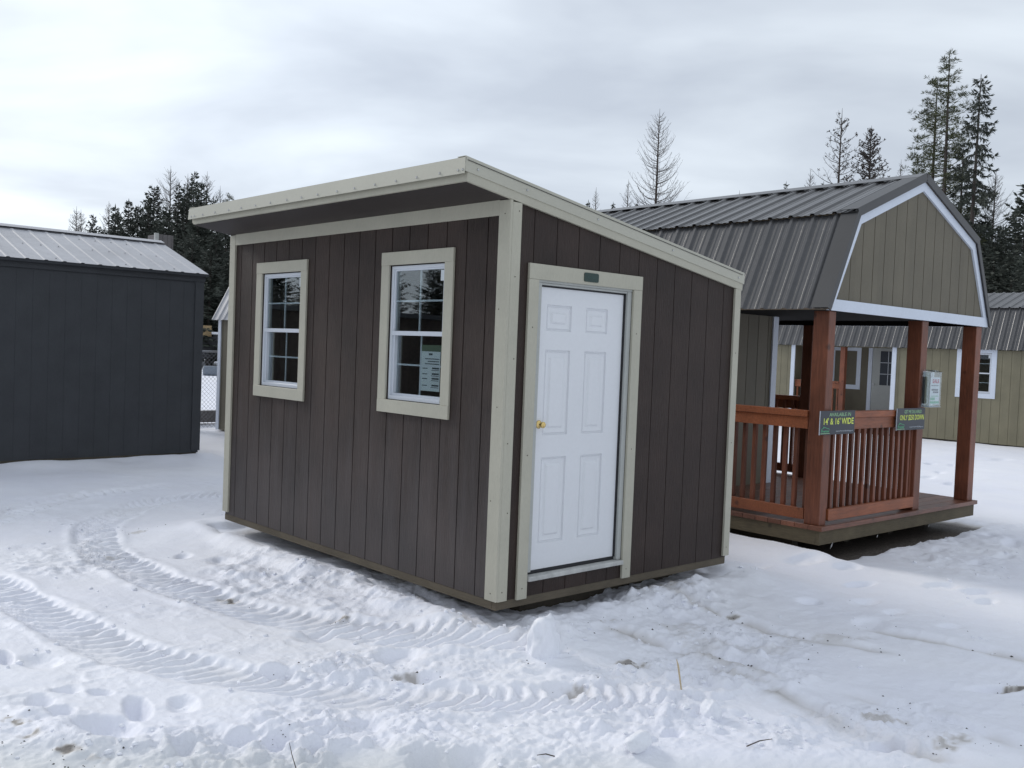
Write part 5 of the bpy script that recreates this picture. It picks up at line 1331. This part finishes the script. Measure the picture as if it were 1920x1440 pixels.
def larch_crown(H, hw, rnd, thick=1.0, dense=1.0, upcurve=.45, start=.25, tuft=0., prof=.62):
    mb, pts = trunk_mesh(H, rnd, r=max(.09, H*.0095)); c = TB()
    z = H*start
    while z < H*.985:
        t = (z/H-start)/(1-start); env = hw*((1-t)**prof)*min(1, .55+2.2*t)+.10
        nb = rnd.choice((2, 3, 3))
        for k in range(nb):
            az = rnd.uniform(0, 6.283); L = env*rnd.uniform(.6, 1.12)
            el = -.12+.55*t+rnd.uniform(-.12, .12)
            o = at_trunk(pts, H, z+rnd.uniform(-.1, .1)); d = Vector((math.cos(az)*math.cos(el), math.sin(az)*math.cos(el), math.sin(el)))
            wob = unit(rnd)*.05*L
            P = [o+d*L*s+Vector((0, 0, upcurve*L*s*s*s))+wob*math.sin(s*5) for s in (0, .2, .4, .6, .8, 1)]
            r0 = (.010+.008*L)*thick; c.twig(P, r0, .005*thick)
            n = int(L/.22)+1
            for i in range(n):
                s = .25+.75*(i+rnd.random())/n; j = min(int(s*5), 4); p = P[j].lerp(P[j+1], s*5-j)
                ll = rnd.uniform(.18, .50)*(1.1-.5*s)*min(1, .5+L*.3)
                dd = (d*.5+Vector((rnd.uniform(-.8, .8), rnd.uniform(-.8, .8), rnd.uniform(-.1, .9)))).normalized()
                q = p+dd*ll+Vector((0, 0, .15*ll)); c.twig([p, p+dd*ll*.5, q], .0055*thick, .0035*thick)
                if tuft and rnd.random() < tuft:
                    for _ in range(5): c.kite(q, unit(rnd), unit(rnd), .14, .04)
        z += max(.12, H*.012)/dense*rnd.uniform(.6, 1.4)
    c.twig([Vector(pts[-1])-Vector((0, 0, .4)), Vector(pts[-1])+Vector((0, 0, .25))], .02*thick, .008)
    return mb, c

def pine_crown(H, hw, rnd, start=.30, lean=.02):
    mb, pts = trunk_mesh(H, rnd, r=.17, lean=lean); c = TB()
    z = H*start
    while z < H*.99:
        t = (z/H-start)/(1-start); env = hw*((1-t)**.75)*rnd.uniform(.5, 1.15)+.35
        for k in range(rnd.choice((2, 3, 4))):
            az = rnd.uniform(0, 6.283); L = env*rnd.uniform(.55, 1.05); el = rnd.uniform(-.15, .35)
            bare = rnd.random() < (.35 if t < .45 else .12)
            o = at_trunk(pts, H, z); d = Vector((math.cos(az)*math.cos(el), math.sin(az)*math.cos(el), math.sin(el)))
            P = [o+d*L*s+Vector((0, 0, .22*L*s*s)) for s in (0, .3, .6, 1)]
            c.twig(P, .015+.010*L, .008)
            nt_ = 1+int(L*3.2)
            for i in range(nt_):
                s = rnd.uniform(.45, 1); p = P[0].lerp(P[-1], s)+Vector((0, 0, .2*L*s*s-.0))
                side = unit(rnd); q = p+side*rnd.uniform(.05, .40)*min(1, L)
                c.twig([p, q], .006, .004)
                if bare: continue
                R_ = rnd.uniform(.15, .28)
                for _ in range(26):
                    u = unit(rnd); u.z = abs(u.z)*.9-.15
                    c.kite(q+u*R_*.3, (u+side*.3).normalized(), unit(rnd), R_*rnd.uniform(.7, 1.2), .017)
        z += rnd.uniform(.14, .42)
    return mb, c

def droop_crown(H, hw, rnd, start=.22):
    mb, pts = trunk_mesh(H, rnd, r=.16); c = TB()
    z = H*start
    while z < H*.985:
        t = (z/H-start)/(1-start); env = hw*((1-t)**.8)*rnd.uniform(.6, 1.1)+.15
        nb = rnd.choice((3, 4, 5))
        for k in range(nb):
            az = rnd.uniform(0, 6.283); L = env*rnd.uniform(.55, 1.1); el = .12+.3*t+rnd.uniform(-.1, .1)
            o = at_trunk(pts, H, z+rnd.uniform(-.12, .12)); d = Vector((math.cos(az)*math.cos(el), math.sin(az)*math.cos(el), math.sin(el)))
            P = [o+d*L*s-Vector((0, 0, .75*L*s*s*(1-.35*s))) for s in (0, .25, .5, .75, 1)]
            c.twig(P, .012+.008*L, .005)
            n = max(3, int(L/.065))
            for i in range(n):
                s = .25+.75*rnd.random(); j = min(int(s*4), 3); p = P[j].lerp(P[j+1], s*4-j)
                for _ in range(4):
                    dd = (d*rnd.uniform(.1, .8)+Vector((rnd.uniform(-.5, .5), rnd.uniform(-.5, .5), -rnd.uniform(.25, 1.1)))).normalized()
                    c.kite(p, dd, unit(rnd), rnd.uniform(.12, .34), rnd.uniform(.014, .034))
            for _ in range(3): c.kite(P[-1], (d+Vector((0, 0, rnd.uniform(-.5, .5)))).normalized(), unit(rnd), .25, .05)
        z += rnd.uniform(.13, .32)
    return mb, c

NAMES = dict(spruce='spruce_tree', larch='larch_tree', snag='larch_tree', thicklarch='larch_tree', pine='pine_tree', droop='spruce_tree')
fill_protos = []
def plant(x, y, H, kind, hw, label, seed, grp, loc_z=-.2):
    rnd = random.Random(seed*77+5)
    if grp and kind == 'spruce':
        if len(fill_protos) < 4:
            o = grow(x, y, H, kind, hw, label, rnd, grp, loc_z); fill_protos.append((o, H, hw)); return o
        p, H0, hw0 = fill_protos[seed % 4]
        o = p.copy(); COL.objects.link(o); o.location = (x, y, loc_z); o.rotation_euler = (0, 0, seed*1.7); s = H/H0; o.scale = (hw/hw0, hw/hw0, s)
        tag(o, label, 'tree', grp)
        for ch in p.children:
            c = ch.copy(); COL.objects.link(c); c.parent = o
        return o
    return grow(x, y, H, kind, hw, label, rnd, grp, loc_z)
def grow(x, y, H, kind, hw, label, rnd, grp, loc_z):
    o = empty(NAMES[kind], (x, y, loc_z), 0, label, 'tree', grp)
    dist = math.hypot(x-CX, y-CY); th = max(1., dist/62)
    hw *= dict(spruce=1.9, larch=2.0, snag=1.8, thicklarch=1.7, pine=1.45, droop=1.55)[kind]
    if kind == 'spruce': t, c = spruce_crown(H, hw, rnd); m = M['needle']
    elif kind == 'larch': t, c = larch_crown(H, hw, rnd, thick=th, dense=2.0 if dist < 70 else 1.4, upcurve=.55, prof=.72); m = M['barkl']
    elif kind == 'thicklarch': t, c = larch_crown(H, hw, rnd, thick=2.0, dense=2.4, upcurve=.15, tuft=.5, prof=.6); m = M['bark']
    elif kind == 'snag': t, c = larch_crown(H, hw, rnd, thick=1.3, dense=.9, upcurve=.35, tuft=.35, prof=.55); m = M['bark']
    elif kind == 'pine': t, c = pine_crown(H, hw, rnd); m = M['pine']
    else: t, c = droop_crown(H, hw, rnd); m = M['needle']
    t.build('trunk', M['bark'], o); c.build('crown', m, o)
    return o
for x, y, H, kind, hw, label, seed, grp in DATA['trees']: plant(x, y, H, kind, hw, label, seed, grp)
# the tree line on the other side of the yard, seen mirrored in the shed windows
rnd = random.Random(9)
for i in range(34):
    az = R(104+1.15*i+rnd.uniform(-1, 1)); D = rnd.uniform(85, 110)
    plant(math.cos(az)*D, math.sin(az)*D, rnd.uniform(8, 13.5), 'spruce', rnd.uniform(1.4, 2.2), 'spruce in the tree line left of the charcoal shed, outside the photo', 200+i, 'spruces of the left tree line')

# ------------------------------------------------------------------ small things in the snow
def build_small():
    x, y = DATA['pts']['stake0']; z = gz(x, y)
    s = MB(); s.tube([(0, 0, -.05), (-.010, .016, .06), (-.018, .024, .125), (-.025, .03, .155)], [.004, .005, .0055, .002], 6)
    o = s.build('wood_splinter', M['straw']); o.location = (x, y, z); tag(o, 'pale wood splinter standing upright in the snow in front of the door', 'splinter')
    x, y = DATA['pts']['twig0']; z = gz(x, y)
    s = MB(); s.tube([(0.02, -.03, -.02), (0, 0, .03), (-.012, .02, .09), (-.02, .03, .14)], [.0022, .0022, .0018, .0012], 5)
    o = s.build('twig', M['twig']); o.location = (x, y, z); tag(o, 'thin dark twig rising from the snow at the bottom edge of the photo', 'twig')
    for k, (nm, lab, dx, dy, l) in enumerate((('twig1', 'short dark twig lying in the snow right of bottom centre', -.06, .05, 1), ('twig2', 'long thin twig lying in front of the tyre track at bottom right', .16, -.03, 1))):
        x, y = DATA['pts'][nm]; z = gz(x, y)+.012
        s = MB(); s.tube([(0, 0, 0), (dx*.5, dy*.5, .010), (dx, dy, .004)], [.003, .0028, .0015], 5)
        o = s.build('twig', M['twig']); o.location = (x, y, z); tag(o, lab, 'twig')
    import bmesh
    def chunk(nm, x, y, sx, sy, sz, seed, label, rz=0, dz=0):
        bm = bmesh.new(); bmesh.ops.create_icosphere(bm, subdivisions=4, radius=1)
        co = np.array([v.co[:] for v in bm.verts]); r = 1+.0*co[:, 0]
        n = fbm(co[:, 0]*1.3+seed, co[:, 1]*1.3+co[:, 2]*1.7, 1.0, 4, seed); n2 = billow(co[:, 0]*2+seed, co[:, 1]*2-co[:, 2]*2.2, 1.4, 3, seed+5)
        r = 1+.30*n+.16*(n2-.5)
        for v, q in zip(bm.verts, r):
            v.co = Vector((v.co.x*sx, v.co.y*sy, v.co.z*sz))*q
        me = bpy.data.meshes.new(nm); bm.to_mesh(me); bm.free(); me.materials.append(M['snowpl'])
        for p in me.polygons: p.use_smooth = True
        o = bpy.data.objects.new(nm, me); COL.objects.link(o); o.location = (x, y, gz(x, y)+dz); o.rotation_euler = (0, 0, rz); tag(o, label, 'snow chunk', 'lumps of broken snow')
    chunk('snow_chunk', -.10, -.52, .11, .09, .20, 3, 'largest upright snow chunk, leaning by the shed corner left of the door', .4, .02)
    chunk('snow_chunk', -.62, -1.66, .075, .05, .045, 6, 'rounded snow block at bottom centre right, near the tyre track end', .2, .02)
    chunk('snow_chunk', -.02, -1.62, .06, .05, .07, 8, 'small split snow block standing right of the tyre track end', 1.2, .01)
build_small()
